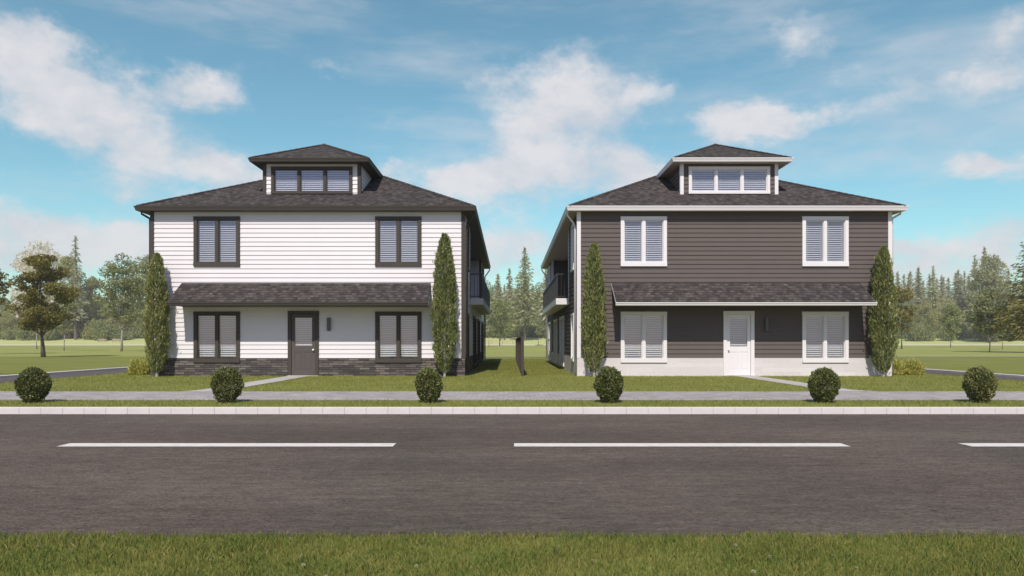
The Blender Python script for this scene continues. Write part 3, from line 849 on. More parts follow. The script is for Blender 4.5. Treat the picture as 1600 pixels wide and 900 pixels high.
def round_bush(seed, rx, rz, n=5200):
    r = np.random.default_rng(seed)
    d = unit(r.normal(size=(n, 3)))
    lump = 1 + 0.05 * np.sin(d[:, 0] * 7 + seed) * np.sin(d[:, 1] * 6) + 0.06 * np.sin(d[:, 2] * 9 + seed * 2) * np.sin(d[:, 0] * 11) 
    rad = lump * np.clip(1.0 - np.abs(r.normal(0, 0.13, n)), 0.35, 1.08) * (1 + (r.random(n) > 0.96) * r.uniform(0, 0.12, n))
    c = d * rad[:, None] * np.array([rx, rx, rz]) * np.where(d[:, 2:3] < -0.2, np.array([[0.93, 0.93, 1]]), 1)
    c[:, 2] += rz * 0.97
    ax = unit(d * 0.7 + r.normal(size=(n, 3)) * 0.6 + np.array([0, 0, 0.5]))
    return leaf_quads(c, ax, r.uniform(0.03, 0.058, n), r.uniform(0.018, 0.03, n), r)

def cypress(seed, R_, h, n=9000):
    r = np.random.default_rng(seed)
    z = r.random(n) ** 0.85
    prof = np.interp(z, [0, 0.03, 0.10, 0.25, 0.50, 0.72, 0.86, 0.95, 1.0], [0.22, 0.50, 0.78, 1.0, 0.98, 0.82, 0.62, 0.42, 0.16])
    keep = r.random(n) < prof * 0.75 + 0.25; z = z[keep]; prof = prof[keep]; n = len(z)
    a = r.uniform(0, 2 * np.pi, n)
    lump = 1 + 0.10 * np.sin(a * 3 + z * 17 + seed) + 0.09 * np.sin(a * 5 - z * 29 + seed * 3) + 0.06 * np.sin(z * 60 + a)
    rad = R_ * prof * lump * np.clip(1 - np.abs(r.normal(0, 0.16, n)), 0.2, 1.1) * (1 + (r.random(n) > 0.95) * r.uniform(0, 0.25, n))
    c = np.stack([np.cos(a) * rad, np.sin(a) * rad, 0.16 + z * (h - 0.22)], 1)
    ax = unit(np.stack([np.cos(a) * 0.45, np.sin(a) * 0.45, np.full(n, 1.0)], 1) + r.normal(size=(n, 3)) * 0.28)
    return leaf_quads(c, ax, r.uniform(0.08, 0.17, n), r.uniform(0.022, 0.045, n), r)

def core(parent, rx, rz, cz, mat, name='twigs'):
    """twiggy inside of a clipped plant"""
    mb = MB(); rr = random.Random(3)
    for k in range(26):
        a = rr.uniform(0, 6.28); e = rr.uniform(-0.6, 1.2)
        p = (math.cos(a) * math.cos(e) * rx * 0.85, math.sin(a) * math.cos(e) * rx * 0.85, cz + math.sin(e) * rz * 0.85)
        mb.tube([(0, 0, 0), (p[0] * 0.35, p[1] * 0.35, max(0.08, p[2] * 0.45)), p], [0.012, 0.008, 0.003], 5)
    return mb.build(name, mat, parent)

GB = 'clipped round bushes along the verge'
bush_lab = ['round clipped bush at the far left of the verge beside the driveway',
            'round clipped bush before the left window and path of the white house',
            'round clipped bush before the right window of the white house',
            'round clipped bush before the left corner of the brown house',
            'round clipped bush before the right window of the brown house',
            'round clipped bush at the far right of the verge']
for i, (px, w) in enumerate([(52, 55), (354.5, 51), (670, 45), (951, 47), (1287, 51), (1531, 53)]):
    x = wx(px, 13.25); ecc = math.sqrt(1 + ((px - VX) / F) ** 2)
    rx = w / 83.0 / 2 / ecc ** 0.6 * 0.97
    rt = empty('round_bush', (x, 13.25, 0)); tag(rt, bush_lab[i], 'bush', GB)
    np_mesh('foliage', round_bush(20 + i, rx, 0.335 + 0.01 * (i % 2)), 4, 'box', rt)
    core(rt, rx, 0.33, 0.33, 'bark')
cy_lab = ['shorter slim cypress at the left corner of the white house', 'tallest slim cypress at the right corner of the white house',
          'slim cypress at the left corner of the brown house', 'slim cypress at the right corner of the brown house']
for i, (px, w, top) in enumerate([(245, 34, 393), (694.5, 38, 363), (928, 35, 377), (1380, 37, 383)]):
    d = 22.82; x = wx(px, d); h = wz(top, d)
    rt = empty('cypress', (x, d, 0)); tag(rt, cy_lab[i], 'cypress', 'slim cypresses at the house corners')
    np_mesh('crown', cypress(40 + i, w / 48.2 / 2 * 1.0, h), 4, 'cypress', rt)
    mb = MB(); mb.tube([(0, 0, -0.05), (0.01, 0, 0.15), (0, 0.01, 0.5), (0, 0, h * 0.3)], [0.05, 0.04, 0.028, 0.006], 8); mb.build('trunk', 'paleBark', rt)
def golden(seed, rx, h, n=2800):
    r = np.random.default_rng(seed)
    a = r.uniform(0, 2 * np.pi, n); e = np.arcsin(r.random(n) ** 0.8)
    s = r.uniform(0.45, 1.0, n)
    d = np.stack([np.cos(a) * np.cos(e), np.sin(a) * np.cos(e), np.sin(e)], 1)
    lump = 1 + 0.16 * np.sin(a * 4 + seed) + 0.1 * np.sin(e * 9 + a * 3)
    c = d * (s * lump)[:, None] * np.array([rx, rx, h]); c[:, 2] += 0.02
    ax = unit(d * 0.6 + np.array([0, 0, 0.7]) + r.normal(size=(n, 3)) * 0.35)
    return leaf_quads(c, ax, r.uniform(0.07, 0.13, n), r.uniform(0.02, 0.04, n), r)
for i, (px, w, lab) in enumerate([(217, 36, 'yellow-green shrub beside the left corner of the white house'), (1399, 26, 'smaller yellow-green shrub touching the right corner of the brown house'), (1425.5, 37, 'larger yellow-green shrub right of the brown house')]):
    d = 24.2; rt = empty('golden_shrub', (wx(px, d), d, 0)); tag(rt, lab, 'shrub', 'yellow-green shrubs beside the houses')
    np_mesh('foliage', golden(60 + i, w / 45.5 / 2 * 0.98, 0.50), 4, 'golden', rt)
    core(rt, w / 45.5 / 2 * 0.8, 0.35, 0.1, 'bark')

# ---- trees
def limb_pts(r, base, tip, n=4, wob=0.12):
    b, t = np.array(base), np.array(tip); L = np.linalg.norm(t - b)
    return [tuple(b + (t - b) * k / n + (r.normal(size=3) * wob * L * 0.25 if 0 < k < n else 0) + np.array([0, 0, math.sin(math.pi * k / n) * -0.04 * L])) for k in range(n + 1)]

def broad_tree(name, seed, h, cw, cb, leaf, mat, bark, nclump=34, per=150, flat=0.6, clump_r=0.20, tr=0.014, slim=0.0):
    """h height, cw crown width, cb crown base height"""
    r = np.random.default_rng(seed)
    rt = empty(name, (0, 0, 0))
    cc = []; ch = h - cb
    k = 0
    while len(cc) < nclump and k < 5000:
        k += 1
        z = r.random(); a = r.uniform(0, 6.28)
        env = np.interp(z, [0, 0.15, 0.4, 0.7, 0.9, 1], [0.35, 0.8, 1.0, 0.82, 0.5, 0.15])
        q = np.sqrt(r.uniform(0.08, 1)) * env * cw / 2 * (1 - clump_r * 0.8)
        p = np.array([math.cos(a) * q, math.sin(a) * q, cb + z * ch * 0.95])
        if all(np.linalg.norm((p - o) * [1, 1, 1.25]) > cw * 0.155 for o in cc): cc.append(p)
    V = []
    mb = MB()
    top = np.array([r.normal(0, 0.02) * h, r.normal(0, 0.02) * h, h * 0.93])
    tp = limb_pts(r, (0, 0, -0.1), top, 6, 0.022)
    mb.tube(tp, [h * tr * (1.25 if i == 0 else 1.0 - 0.14 * i) for i in range(7)], 8)
    for c in cc:
        s = r.uniform(0.7, 1.25) * clump_r * cw
        n = int(per * r.uniform(0.6, 1.3) * (s / (clump_r * cw)) ** 2)
        d = unit(r.normal(size=(n, 3))); q = r.random(n) ** 0.4
        pos = c + d * q[:, None] * np.array([s, s, s * flat])
        ax = unit(d * 0.4 + r.normal(size=(n, 3)) * 0.8 + np.array([0, 0, 0.25]))
        V.append(leaf_quads(pos, ax, leaf * r.uniform(0.7, 1.5, n), leaf * r.uniform(0.5, 0.8, n), r))
        zb = max(cb * 0.75, c[2] - 0.35 * cw * r.uniform(0.4, 1)); f = min(0.95, max(0.0, zb / (h * 0.93)))
        b = np.array(tp[0]) + (np.array(tp[-1]) - np.array(tp[0])) * f
        mb.tube(limb_pts(r, b, c, 4, 0.18), [h * tr * 0.42 * (1 - f * 0.5) * k for k in (1, 0.75, 0.55, 0.38, 0.2)], 5)
    np_mesh('crown', np.concatenate(V), 4, mat, rt)
    mb.build('trunk', bark, rt, smooth=True)
    return rt

def conifer(name, seed, h, w, mat, bark='bark', cb=0.08, whorls=34, per=9, droop=0.35, dens=11, szf=0.17):
    r = np.random.default_rng(seed); rt = empty(name, (0, 0, 0)); V = []
    for k in range(whorls):
        t = (k + r.uniform(-0.3, 0.3)) / whorls; t = min(max(t, 0), 0.995); z = h * (cb + (1 - cb) * t)
        rad = w / 2 * (1 - t) ** 0.85 * (0.75 + 0.25 * min(1, t * 8)) + 0.01 * h
        nb = max(4, int(per * (1 - 0.5 * t)))
        for a in r.uniform(0, 6.28) + np.arange(nb) * 6.283 / nb + r.normal(0, 0.25, nb):
            L = rad * r.uniform(0.55, 1.12); m = max(2, int(dens * L / (w / 2) + 1.5))
            s = (np.arange(m) + r.random(m)) / m
            dv = np.array([math.cos(a), math.sin(a), 0]); side = np.array([-math.sin(a), math.cos(a), 0])
            c = dv * (s * L)[:, None] + side * r.normal(0, 0.10 * L, m)[:, None]
            c[:, 2] += z - droop * L * s ** 1.3 + r.normal(0, 0.012 * h, m) + 0.06 * L * (s > 0.85)
            ax = unit(dv * 0.9 + side * r.normal(0, 0.5, m)[:, None] + np.array([0, 0, -0.35]) + r.normal(size=(m, 3)) * 0.25)
            sz = w * szf * (1 - 0.35 * t)
            V.append(leaf_quads(c, ax, sz * r.uniform(0.8, 1.6, m), sz * r.uniform(0.25, 0.5, m), r))
    n = 30; zt = h * r.uniform(0.93, 1.0, n)
    c = np.stack([r.normal(0, 0.006 * h, n), r.normal(0, 0.006 * h, n), zt], 1)
    V.append(leaf_quads(c, unit(np.stack([r.normal(0, 0.5, n), r.normal(0, 0.5, n), np.full(n, 0.8)], 1)), w * 0.06, w * 0.02, r))
    np_mesh('crown', np.concatenate(V), 4, mat, rt)
    mb = MB(); mb.tube([(0, 0, -0.3), (0, 0, h * 0.3), (0, 0, h * 0.97)], [h * 0.014, h * 0.010, h * 0.002], 8); mb.build('trunk', bark, rt)
    return rt

def put(rt, px, d, label, cat='tree', group=None):
    rt.location = (wx(px, d), d, terrain(d)); tag(rt, label, cat, group); return rt

def hh(top, d): return wz(top, d) - terrain(d)

# nearer, individual trees (photo column, distance, top row)
t = broad_tree('park_tree', 101, hh(388, 51), 92 * 51 / F, hh(512, 51), 0.15, 'olive', 'bark', 44, 330, 0.60, 0.145, 0.018)
put(t, 68, 51, 'dark olive clump-crowned tree on the field, nearest at the left')
t = broad_tree('park_tree', 102, hh(398, 80), 74 * 80 / F, hh(505, 80), 0.24, 'greyleaf', 'paleBark', 46, 170, 0.7, 0.17, 0.011)
put(t, 190, 80, 'grey-green thin-trunked tree on the field left of the white house')
t = broad_tree('park_tree', 103, hh(398, 96), 78 * 96 / F, hh(510, 96), 0.30, 'greyleaf', 'paleBark', 46, 150, 0.7, 0.17, 0.011)
put(t, 232, 96, 'grey-green tree half hidden behind the left corner of the white house')
t = broad_tree('park_tree', 104, hh(440, 85), 44 * 85 / F, hh(515, 85), 0.24, 'greyleaf', 'paleBark', 26, 110, 0.7, 0.18, 0.009)
put(t, 100, 85, 'small pale-trunked tree just right of the dark olive tree')
t = broad_tree('park_tree', 105, hh(452, 104), 42 * 104 / F, hh(515, 104), 0.28, 'limeleaf', 'paleBark', 24, 90, 0.7, 0.18, 0.009)
put(t, 58, 104, 'small light-green tree behind the trunk of the dark olive tree')
t = broad_tree('park_tree', 106, hh(405, 62), 62 * 62 / F, hh(500, 62), 0.2, 'olive', 'bark', 30, 150, 0.6, 0.18, 0.014)
put(t, -22, 62, 'tree cut off by the left edge of the photo')
t = broad_tree('park_tree', 107, hh(452, 75), 58 * 75 / F, hh(520, 75), 0.24, 'greyleaf', 'paleBark', 34, 130, 0.7, 0.18, 0.010)
put(t, 1546, 75, 'round-crowned young tree on the field at the right with its pale trunk showing')
t = broad_tree('park_tree', 108, hh(482, 100), 36 * 100 / F, hh(525, 100), 0.28, 'darkshrub', 'bark', 22, 100, 0.75, 0.2, 0.009)
put(t, 1566, 100, 'small deep-green tree just right of the round-crowned young tree')
t = broad_tree('park_tree', 109, hh(478, 135), 36 * 135 / F, hh(522, 135), 0.36, 'darkshrub', 'bark', 24, 100, 0.75, 0.2, 0.009)
put(t, 1485, 135, 'small dark tree alone in the middle of the right-hand field')
t = broad_tree('park_tree', 110, hh(446, 106), 46 * 106 / F, hh(515, 106), 0.3, 'olive', 'bark', 30, 120, 0.7, 0.18, 0.010)
put(t, 1409, 106, 'dark olive tree close to the right corner of the brown house')
t = conifer('pine_tree', 111, hh(335, 70), 128 * 70 / F, 'olive', cb=0.12, whorls=20, per=11, droop=0.10, dens=95, szf=0.05)
put(t, 1622, 70, 'big layered pine cut off by the right edge of the photo')
t = broad_tree('park_tree', 112, hh(480, 150), 22 * 150 / F, hh(522, 150), 0.34, 'greyleaf', 'paleBark', 18, 80, 0.8, 0.2, 0.008)
put(t, 764, 150, 'slim young tree beside the balcony end of the white house')
t = broad_tree('park_tree', 113, hh(462, 175), 44 * 175 / F, hh(530, 175), 0.45, 'darkshrub', 'bark', 30, 110, 0.8, 0.2, 0.010)
put(t, 781, 175, 'dark bushy tree left of the tall conifer between the houses')
t = broad_tree('park_tree', 114, hh(488, 190), 16 * 190 / F, hh(522, 190), 0.34, 'greyleaf', 'bark', 14, 60, 0.8, 0.2, 0.008)
put(t, 841, 190, 'thin sapling right of the tall conifer between the houses')

# far forest: individual trees
t = conifer('conifer_tree', 120, hh(386, 225), 60 * 225 / F, 'conifer_green', cb=0.19, whorls=46, per=9, dens=17, szf=0.105, droop=0.25); put(t, 820, 225, 'tallest soft-green conifer standing between the two houses')
t = conifer('conifer_tree', 121, hh(418, 245), 40 * 245 / F, 'conifer', cb=0.04, whorls=38); put(t, 796, 245, 'pointed conifer just left of the tallest one between the houses')
t = conifer('conifer_tree', 122, hh(428, 250), 44 * 250 / F, 'conifer', cb=0.04, whorls=38); put(t, 778, 250, 'lower conifer beside the roof edge of the white house')
t = conifer('conifer_tree', 123, hh(418, 240), 46 * 240 / F, 'conifer', cb=0.04, whorls=38); put(t, 853, 240, 'conifer half hidden by the balcony of the brown house')
t = conifer('conifer_tree', 124, hh(368, 228), 38 * 228 / F, 'conifer', cb=0.22, whorls=36, per=7); put(t, 118, 228, 'tall narrow conifer with a bare lower trunk, highest at the left')
t = broad_tree('blossom_tree', 125, hh(375, 236), 92 * 236 / F, hh(505, 236), 0.75, 'blossom', 'paleBark', 46, 190, 0.8, 0.17, 0.010); put(t, 64, 236, 'pale cream blossoming tree behind the dark olive tree')
t = broad_tree('forest_tree', 126, hh(398, 232), 46 * 232 / F, hh(512, 232), 0.7, 'limeleaf', 'bark', 34, 150, 0.8, 0.2, 0.012); put(t, 108, 232, 'yellow-green tree against the tall narrow conifer')
t = broad_tree('forest_tree', 127, hh(432, 240), 44 * 240 / F, hh(515, 240), 0.7, 'limeleaf', 'bark', 34, 150, 0.85, 0.2, 0.012); put(t, 143, 240, 'rounded light-green tree between the tall narrow conifer and the grey-green tree')
t = broad_tree('forest_tree', 128, hh(400, 215), 74 * 215 / F, hh(515, 215), 0.62, 'greyleaf', 'bark', 48, 200, 0.7, 0.16, 0.012); put(t, 1545, 215, 'tall broad tree rising behind the round-crowned young tree')
base_tree = {}
def far(kind, px, top, d, w, label, group):
    """copies of a few grown trees, each scaled to its own place"""
    if kind not in base_tree:
        if kind[0] == 'c': b = conifer('conifer_tree', 200 + int(kind[1]), 25.0, 8.0, 'conifer' if kind[1] in '012' else 'conifer_green', cb=0.03, whorls=36, per=9)
        elif kind[0] == 's': b = broad_tree('shrub', 230 + int(kind[1]), 4.0, 8.0, 0.2, 0.5, 'darkshrub' if kind[1] != '2' else 'limeleaf', 'bark', 26, 90, 0.8, 0.2, 0.012)
        else: b = broad_tree('forest_tree', 220 + int(kind[1]), 20.0, 13.0, 2.5, 0.65, {'0': 'greyleaf', '1': 'darkshrub', '2': 'limeleaf'}[kind[1]], 'bark', 42, 150, 0.8, 0.18, 0.012)
        base_tree[kind] = b; o = b
        first = True
    else:
        o = copy_tree(base_tree[kind], (0, 0, 0)); first = False
    h0, w0 = {'c': (25, 8), 's': (4, 8), 'd': (20, 13)}[kind[0]]
    s = hh(top, d) / h0; sx = (w * d / F) / w0
    o.scale = (sx, sx, s); o.location = (wx(px, d), d, terrain(d)); o.rotation_euler = (0, 0, random.uniform(0, 6.28))
    tag(o, label, 'shrub' if kind[0] == 's' else 'tree', group)
    return o
GR = 'conifers of the far forest'
named = [(1403, 430, 262, 30, 'spiky conifer nearest the right corner of the brown house'), (1420, 428, 268, 32, 'spiky conifer second from the corner of the brown house'),
         (1435, 416, 255, 36, 'broad pointed conifer left of the thin spire in the right forest'), (1458, 416, 250, 30, 'thin spire conifer in the middle of the right forest'),
         (1471, 430, 262, 30, 'lower conifer just right of the thin spire'), (1497, 421, 258, 34, 'conifer standing left of the tallest pair at the right'),
         (1507, 424, 270, 30, 'conifer tip behind the gap left of the tallest pair'), (1523, 399, 248, 34, 'left one of the tallest pair of conifers at the right'),
         (1538, 385, 262, 34, 'highest conifer tip of the right forest'), (1553, 396, 266, 28, 'conifer tip right of the highest one')]
for i, (px, top, d, w, lab) in enumerate(named):
    far('c%d' % (i % 4), px, top, d, w * 1.15, lab, GR)
rr = random.Random(21)
def fill(x0, x1, step, topf, kinds, d0, d1, w0, w1, label, group):
    px = x0
    while px < x1:
        far(rr.choice(kinds), px, topf(px) + rr.uniform(-8, 10), rr.uniform(d0, d1), rr.uniform(w0, w1), label, group); px += step * rr.uniform(0.75, 1.25)
fill(1340, 1700, 10, lambda p: 430, ['c0', 'c1', 'c2', 'c3'], 285, 330, 32, 46, 'grey-green conifer in the packed rear of the right forest', 'packed conifers of the right forest')
fill(1345, 1690, 21, lambda p: 466, ['d0', 'd1', 'c3', 'd0', 'd2', 'd2'], 235, 262, 34, 50, 'lower mixed tree along the front of the right forest', 'mixed trees along the right forest edge')
fill(1345, 1690, 14, lambda p: 511, ['s0', 's1', 's2', 's0'], 222, 240, 22, 36, 'undergrowth shrub at the foot of the right forest', 'undergrowth of the right forest')
fill(-110, 300, 17, lambda p: 464, ['d0', 'd1', 'd2', 'c3', 'd0'], 250, 300, 36, 58, 'mixed tree in the rear of the left forest', 'mixed trees of the left forest')
fill(-110, 300, 26, lambda p: 482, ['d2', 'd2', 'd0', 'd2'], 232, 246, 34, 50, 'low leafy tree along the front of the left forest', 'leafy trees along the left forest edge')
fill(-110, 300, 15, lambda p: 508, ['s0', 's2', 's1'], 224, 240, 26, 40, 'undergrowth shrub at the foot of the left forest', 'undergrowth of the left forest')
fill(700, 925, 14, lambda p: 447, ['c0', 'c3', 'd0', 'd1'], 262, 300, 32, 46, 'forest tree filling the gap between the houses', 'forest trees seen between the houses')
fill(705, 925, 14, lambda p: 508, ['s0', 's1'], 232, 246, 24, 36, 'undergrowth shrub seen between the houses', 'undergrowth seen between the houses')

# the packed mass of far wood behind everything
V = []; r = np.random.default_rng(77)
n = 26000; x = r.uniform(-420, 420, n); d = r.uniform(335, 372, n)
ht = 15 + 4.5 * np.sin(x * 0.11) + 3.0 * np.sin(x * 0.31 + 1) + 2.2 * np.sin(x * 0.9)
z = r.random(n) ** 0.8 * ht
c = np.stack([x, d, z + 5.0], 1)
V = leaf_quads(c, unit(r.normal(size=(n, 3)) + np.array([0, 0, 0.4])), r.uniform(1.2, 2.4, n), r.uniform(0.7, 1.3, n), r)
o = np_mesh('far_wood', V, 4, 'conifer'); struct(o, 'packed far wood closing the view behind the forest trees', 'stuff')

# ---- benches and rail fence far off on the meadow
def bench(px, d, label, rz=0.0, src=None):
    z = terrain(d); x = wx(px, d)
    if src: b = copy_tree(src, (x, d, z), None, rz)
    else:
        b = empty('bench', (x, d, z)); b.rotation_euler = (0, 0, rz)
        mb = MB()
        for k in range(4): mb.box(-1.3, 1.3, -0.25 + k * 0.13, -0.15 + k * 0.13, 0.44, 0.49)
        mb.build('seat', 'benchwood', b)
        mb = MB()
        for k in range(3): mb.box(-1.3, 1.3, 0.27, 0.31, 0.58 + k * 0.15, 0.69 + k * 0.15)
        mb.build('backrest', 'benchwood', b)
        for sx in (-1.1, 1.1):
            mb = MB(); mb.box(sx - 0.05, sx + 0.05, -0.24, -0.16, 0, 0.44); mb.box(sx - 0.05, sx + 0.05, 0.20, 0.268, 0, 1.0); mb.box(sx - 0.05, sx + 0.05, -0.16, 0.20, 0.36, 0.439); mb.build('leg', 'benchwood', b)
    tag(b, label, 'bench', 'benches on the far meadow'); return b
b0 = bench(159, 218, 'left one of two pale wooden benches on the far meadow')
bench(181, 219, 'right one of two pale wooden benches on the far meadow', 0.05, b0)
rf = empty('rail_fence', (wx(785, 200), 200, terrain(200))); tag(rf, 'pale weathered rail fence on the meadow between the houses', 'fence')
for k in range(5):
    mb = MB(); mb.box(-6 + k * 3 - 0.12, -6 + k * 3 + 0.12, -0.12, 0.12, 0, 2.0 if k == 2 else 1.5); mb.build('post', 'benchwood', rf)
for z in (0.5, 0.9, 1.3):
    mb = MB(); mb.box(-6.2, 6.2, -0.17, -0.125, z - 0.06, z + 0.06); mb.build('rail', 'benchwood', rf)

# ------------------------------------------------------------------ air
HAZE = 0.00045
def add_haze():
    m = bpy.data.materials.new('haze_air'); m.use_nodes = True; t = m.node_tree
    t.nodes.remove(t.nodes['Principled BSDF'])
    v = N(t, 'ShaderNodeVolumePrincipled'); v.inputs['Color'].default_value = (1.0, 0.985, 0.95, 1)
    v.inputs['Density'].default_value = HAZE; v.inputs['Anisotropy'].default_value = 0.0
    t.links.new(v.outputs[0], t.nodes['Material Output'].inputs['Volume'])
    mb = MB(); mb.box(-440, 440, -62, 420, -1.2, 46); o = mb.build('haze', m); o['kind'] = 'stuff'; o['label'] = 'pale air softening the far forest'
    return o
if HAZE > 0: add_haze()

# ------------------------------------------------------------------ light
SUN_EL, SUN_AZ = 48.0, 7.0     # sun behind the camera, a little to its left
sd = bpy.data.lights.new('sun', 'SUN'); sd.energy = 4.45; sd.angle = R(0.53); sd.color = (1.0, 0.915, 0.83)
so = bpy.data.objects.new('sun', sd); COL.objects.link(so)
ldir = Vector((math.sin(R(SUN_AZ)) * math.cos(R(SUN_EL)), math.cos(R(SUN_AZ)) * math.cos(R(SUN_EL)), -math.sin(R(SUN_EL))))
so.rotation_euler = ldir.to_track_quat('-Z', 'Y').to_euler(); so.location = (-20, -60, 60)

w = bpy.data.worlds.new('World'); scene.world = w; w.use_nodes = True
t = w.node_tree; bg = t.nodes['Background']; bg.inputs['Strength'].default_value = 0.088
sky = N(t, 'ShaderNodeTexSky', sky_type='NISHITA'); sky.sun_disc = False
sky.sun_elevation = R(SUN_EL); sky.sun_rotation = R(180 + SUN_AZ); sky.air_density = 1.0; sky.dust_density = 0.6; sky.ozone_density = 1.0
tc = N(t, 'ShaderNodeTexCoord'); dirv = tc.outputs['Generated']
sepd = N(t, 'ShaderNodeSeparateXYZ'); t.links.new(dirv, sepd.inputs[0])
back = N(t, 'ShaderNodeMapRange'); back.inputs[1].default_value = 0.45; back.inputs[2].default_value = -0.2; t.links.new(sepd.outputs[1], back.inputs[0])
tcol = mixc(t, back.outputs[0], (1.16, 1.71, 1.53), (0.98, 0.97, 1.24))  # unseen rear sky gets its own tint to tame the fill light
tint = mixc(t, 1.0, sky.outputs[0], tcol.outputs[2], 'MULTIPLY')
# clouds: soft heaps round given directions of the sky, broken up by noise
blobs = [  # photo column, row, half width, half height, weight
 (40, 95, 85, 50, 1), (120, 130, 95, 55, 1), (95, 190, 95, 45, .85), (185, 205, 70, 45, .9), (225, 250, 55, 45, .7), (320, 165, 60, 36, .75), (270, 150, 60, 30, .6),
 (60, 55, 40, 25, .7), (330, 262, 70, 36, .9), (400, 280, 60, 28, .7), (190, 290, 40, 22, .6), (40, 340, 80, 32, .9), (150, 375, 110, 36, 1.0), (30, 400, 80, 40, .9),
 (900, 150, 85, 55, .95), (840, 190, 75, 45, .9), (935, 200, 60, 50, .8), (820, 265, 65, 40, 1), (900, 275, 90, 36, 1), (985, 265, 55, 34, .9), (760, 110, 70, 30, .55), (1000, 140, 60, 30, .55),
 (1150, 200, 75, 28, 1), (1205, 180, 40, 28, 1), (1285, 165, 36, 22, .55), (710, 292, 52, 28, 1), (770, 285, 60, 26, .7), (610, 278, 40, 16, .8),
 (1545, 258, 68, 24, 1), (1545, 122, 60, 32, .75), (1400, 160, 80, 26, .5), (1240, 60, 50, 34, .55), (1590, 40, 45, 40, .7), (1430, 385, 50, 16, .8), (1540, 400, 95, 48, .85), (1580, 360, 70, 30, .6),
 (810, 365, 65, 36, .8), (770, 400, 40, 40, .7), (530, 112, 60, 20, .5), (520, 290, 60, 20, .4), (1400, 420, 60, 30, .7), (250, 400, 60, 36, .8), (1180, 260, 40, 14, .3), (860, 430, 60, 40, .7)]
acc = None
wn = noise(t, mapping(t, dirv, (1, 1, 1.6)).outputs[0], 6.0, 6, 0.62)
wsub = N(t, 'ShaderNodeVectorMath', operation='SUBTRACT'); t.links.new(wn.outputs['Color'], wsub.inputs[0]); wsub.inputs[1].default_value = (0.5, 0.5, 0.5)
wsc = N(t, 'ShaderNodeVectorMath', operation='SCALE'); t.links.new(wsub.outputs[0], wsc.inputs[0]); wsc.inputs['Scale'].default_value = 0.11
wdir = N(t, 'ShaderNodeVectorMath', operation='ADD'); t.links.new(dirv, wdir.inputs[0]); t.links.new(wsc.outputs[0], wdir.inputs[1])
for px, py, hw_, hv, wt in blobs:
    v = Vector(((px - VX) / F, 1.0, (HY - py) / F)); L = v.length; v.normalize()
    a = N(t, 'ShaderNodeVectorMath', operation='SUBTRACT'); t.links.new(wdir.outputs[0], a.inputs[0]); a.inputs[1].default_value = v
    b = N(t, 'ShaderNodeVectorMath', operation='MULTIPLY'); t.links.new(a.outputs[0], b.inputs[0])
    sx, sz = F * L / hw_ * 1.06, F * L / hv * 1.06
    b.inputs[1].default_value = (sx, sx, sz)
    c = N(t, 'ShaderNodeVectorMath', operation='DOT_PRODUCT'); t.links.new(b.outputs[0], c.inputs[0]); t.links.new(b.outputs[0], c.inputs[1])
    e = math_(t, 'POWER', 0.40, c.outputs['Value']); e = math_(t, 'MULTIPLY', e.outputs[0], wt)
    acc = e if acc is None else math_(t, 'MAXIMUM', acc.outputs[0], e.outputs[0]) if False else (e if acc is None else math_(t, 'ADD', acc.outputs[0], math_(t, 'MULTIPLY', e.outputs[0], math_(t, 'SUBTRACT', 1.0, acc.outputs[0]).outputs[0]).outputs[0]))
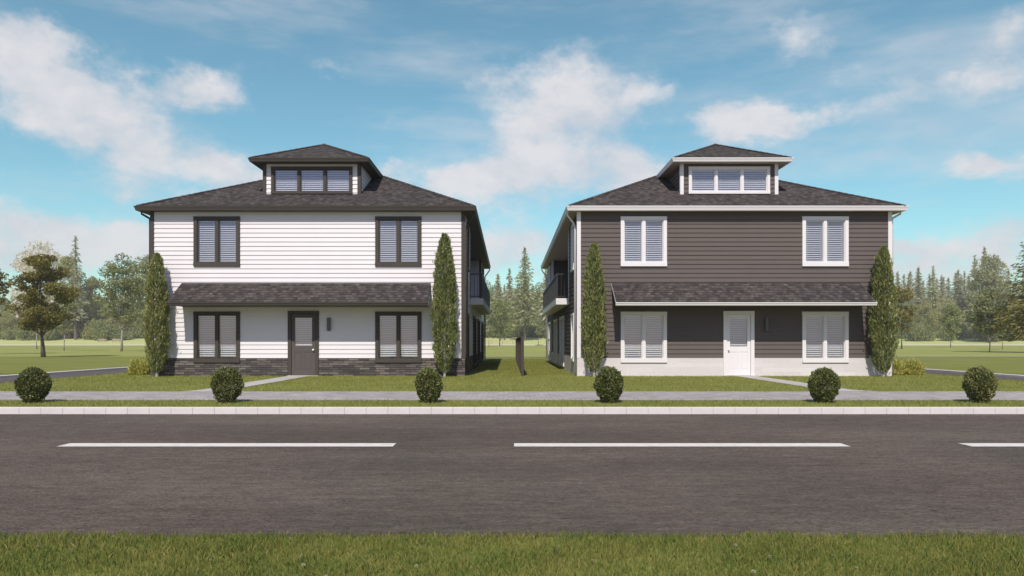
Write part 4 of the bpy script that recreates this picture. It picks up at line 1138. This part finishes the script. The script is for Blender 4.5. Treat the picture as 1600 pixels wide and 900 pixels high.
# clouds over the rest of the sky (seen only in reflections and as light)
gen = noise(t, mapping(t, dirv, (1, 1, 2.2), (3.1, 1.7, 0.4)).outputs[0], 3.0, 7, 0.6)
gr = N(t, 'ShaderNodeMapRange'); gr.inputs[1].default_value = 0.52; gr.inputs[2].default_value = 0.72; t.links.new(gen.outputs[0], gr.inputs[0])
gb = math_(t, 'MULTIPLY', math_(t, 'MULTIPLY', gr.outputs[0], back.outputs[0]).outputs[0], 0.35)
fine = noise(t, mapping(t, dirv, (1, 1, 1.5)).outputs[0], 11.0, 8, 0.62)
fine2 = noise(t, mapping(t, dirv, (1, 1, 1.3)).outputs[0], 32.0, 6, 0.6)
fo = math_(t, 'MULTIPLY_ADD', math_(t, 'ADD', math_(t, 'MULTIPLY', fine.outputs[0], 0.72).outputs[0], math_(t, 'MULTIPLY', fine2.outputs[0], 0.28).outputs[0]).outputs[0], 1.9); fo.inputs[2].default_value = -0.97
den = math_(t, 'ADD', acc.outputs[0], fo.outputs[0])
cm = N(t, 'ShaderNodeMapRange', interpolation_type='SMOOTHSTEP'); cm.inputs[1].default_value = 0.18; cm.inputs[2].default_value = 0.90; t.links.new(den.outputs[0], cm.inputs[0])
# thin high veil
veil = noise(t, mapping(t, dirv, (2.0, 2.0, 9.0), (0.3, 0, 0)).outputs[0], 1.6, 6, 0.6)
vm = N(t, 'ShaderNodeMapRange', interpolation_type='SMOOTHSTEP'); vm.inputs[1].default_value = 0.40; vm.inputs[2].default_value = 0.80; vm.inputs[4].default_value = 0.52; t.links.new(veil.outputs[0], vm.inputs[0])
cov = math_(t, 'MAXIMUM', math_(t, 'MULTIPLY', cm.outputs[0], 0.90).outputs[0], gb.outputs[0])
cov = math_(t, 'ADD', cov.outputs[0], math_(t, 'MULTIPLY', vm.outputs[0], math_(t, 'SUBTRACT', 1.0, cov.outputs[0]).outputs[0]).outputs[0], True)
shade = ramp(t, [(0.0, (6.9, 7.1, 7.7)), (0.42, (7.6, 7.75, 8.3)), (0.62, (9.1, 8.95, 9.2))]); t.links.new(fine.outputs[0], shade.inputs[0])
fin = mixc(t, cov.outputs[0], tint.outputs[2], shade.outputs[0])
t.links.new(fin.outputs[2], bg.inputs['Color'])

# ------------------------------------------------------------------ camera, view
cd = bpy.data.cameras.new('camera'); cam = bpy.data.objects.new('camera', cd); COL.objects.link(cam)
cam.location = (0, 0, CAMZ); cam.rotation_euler = (R(90), 0, 0)
cd.sensor_width = 36.0; cd.lens = F / 1600 * 36.0; cd.shift_x = (800 - VX) / 1600; cd.shift_y = (HY - 450) / 1600
cd.clip_end = 5000; cd.clip_start = 0.05
scene.camera = cam
vs = scene.view_settings; vs.view_transform = 'Standard'; vs.look = 'None'; vs.exposure = 0; vs.gamma = 1; vs.use_curve_mapping = False
scene.cycles.max_bounces = 8; scene.cycles.transparent_max_bounces = 12
scene.cycles.volume_bounces = 0
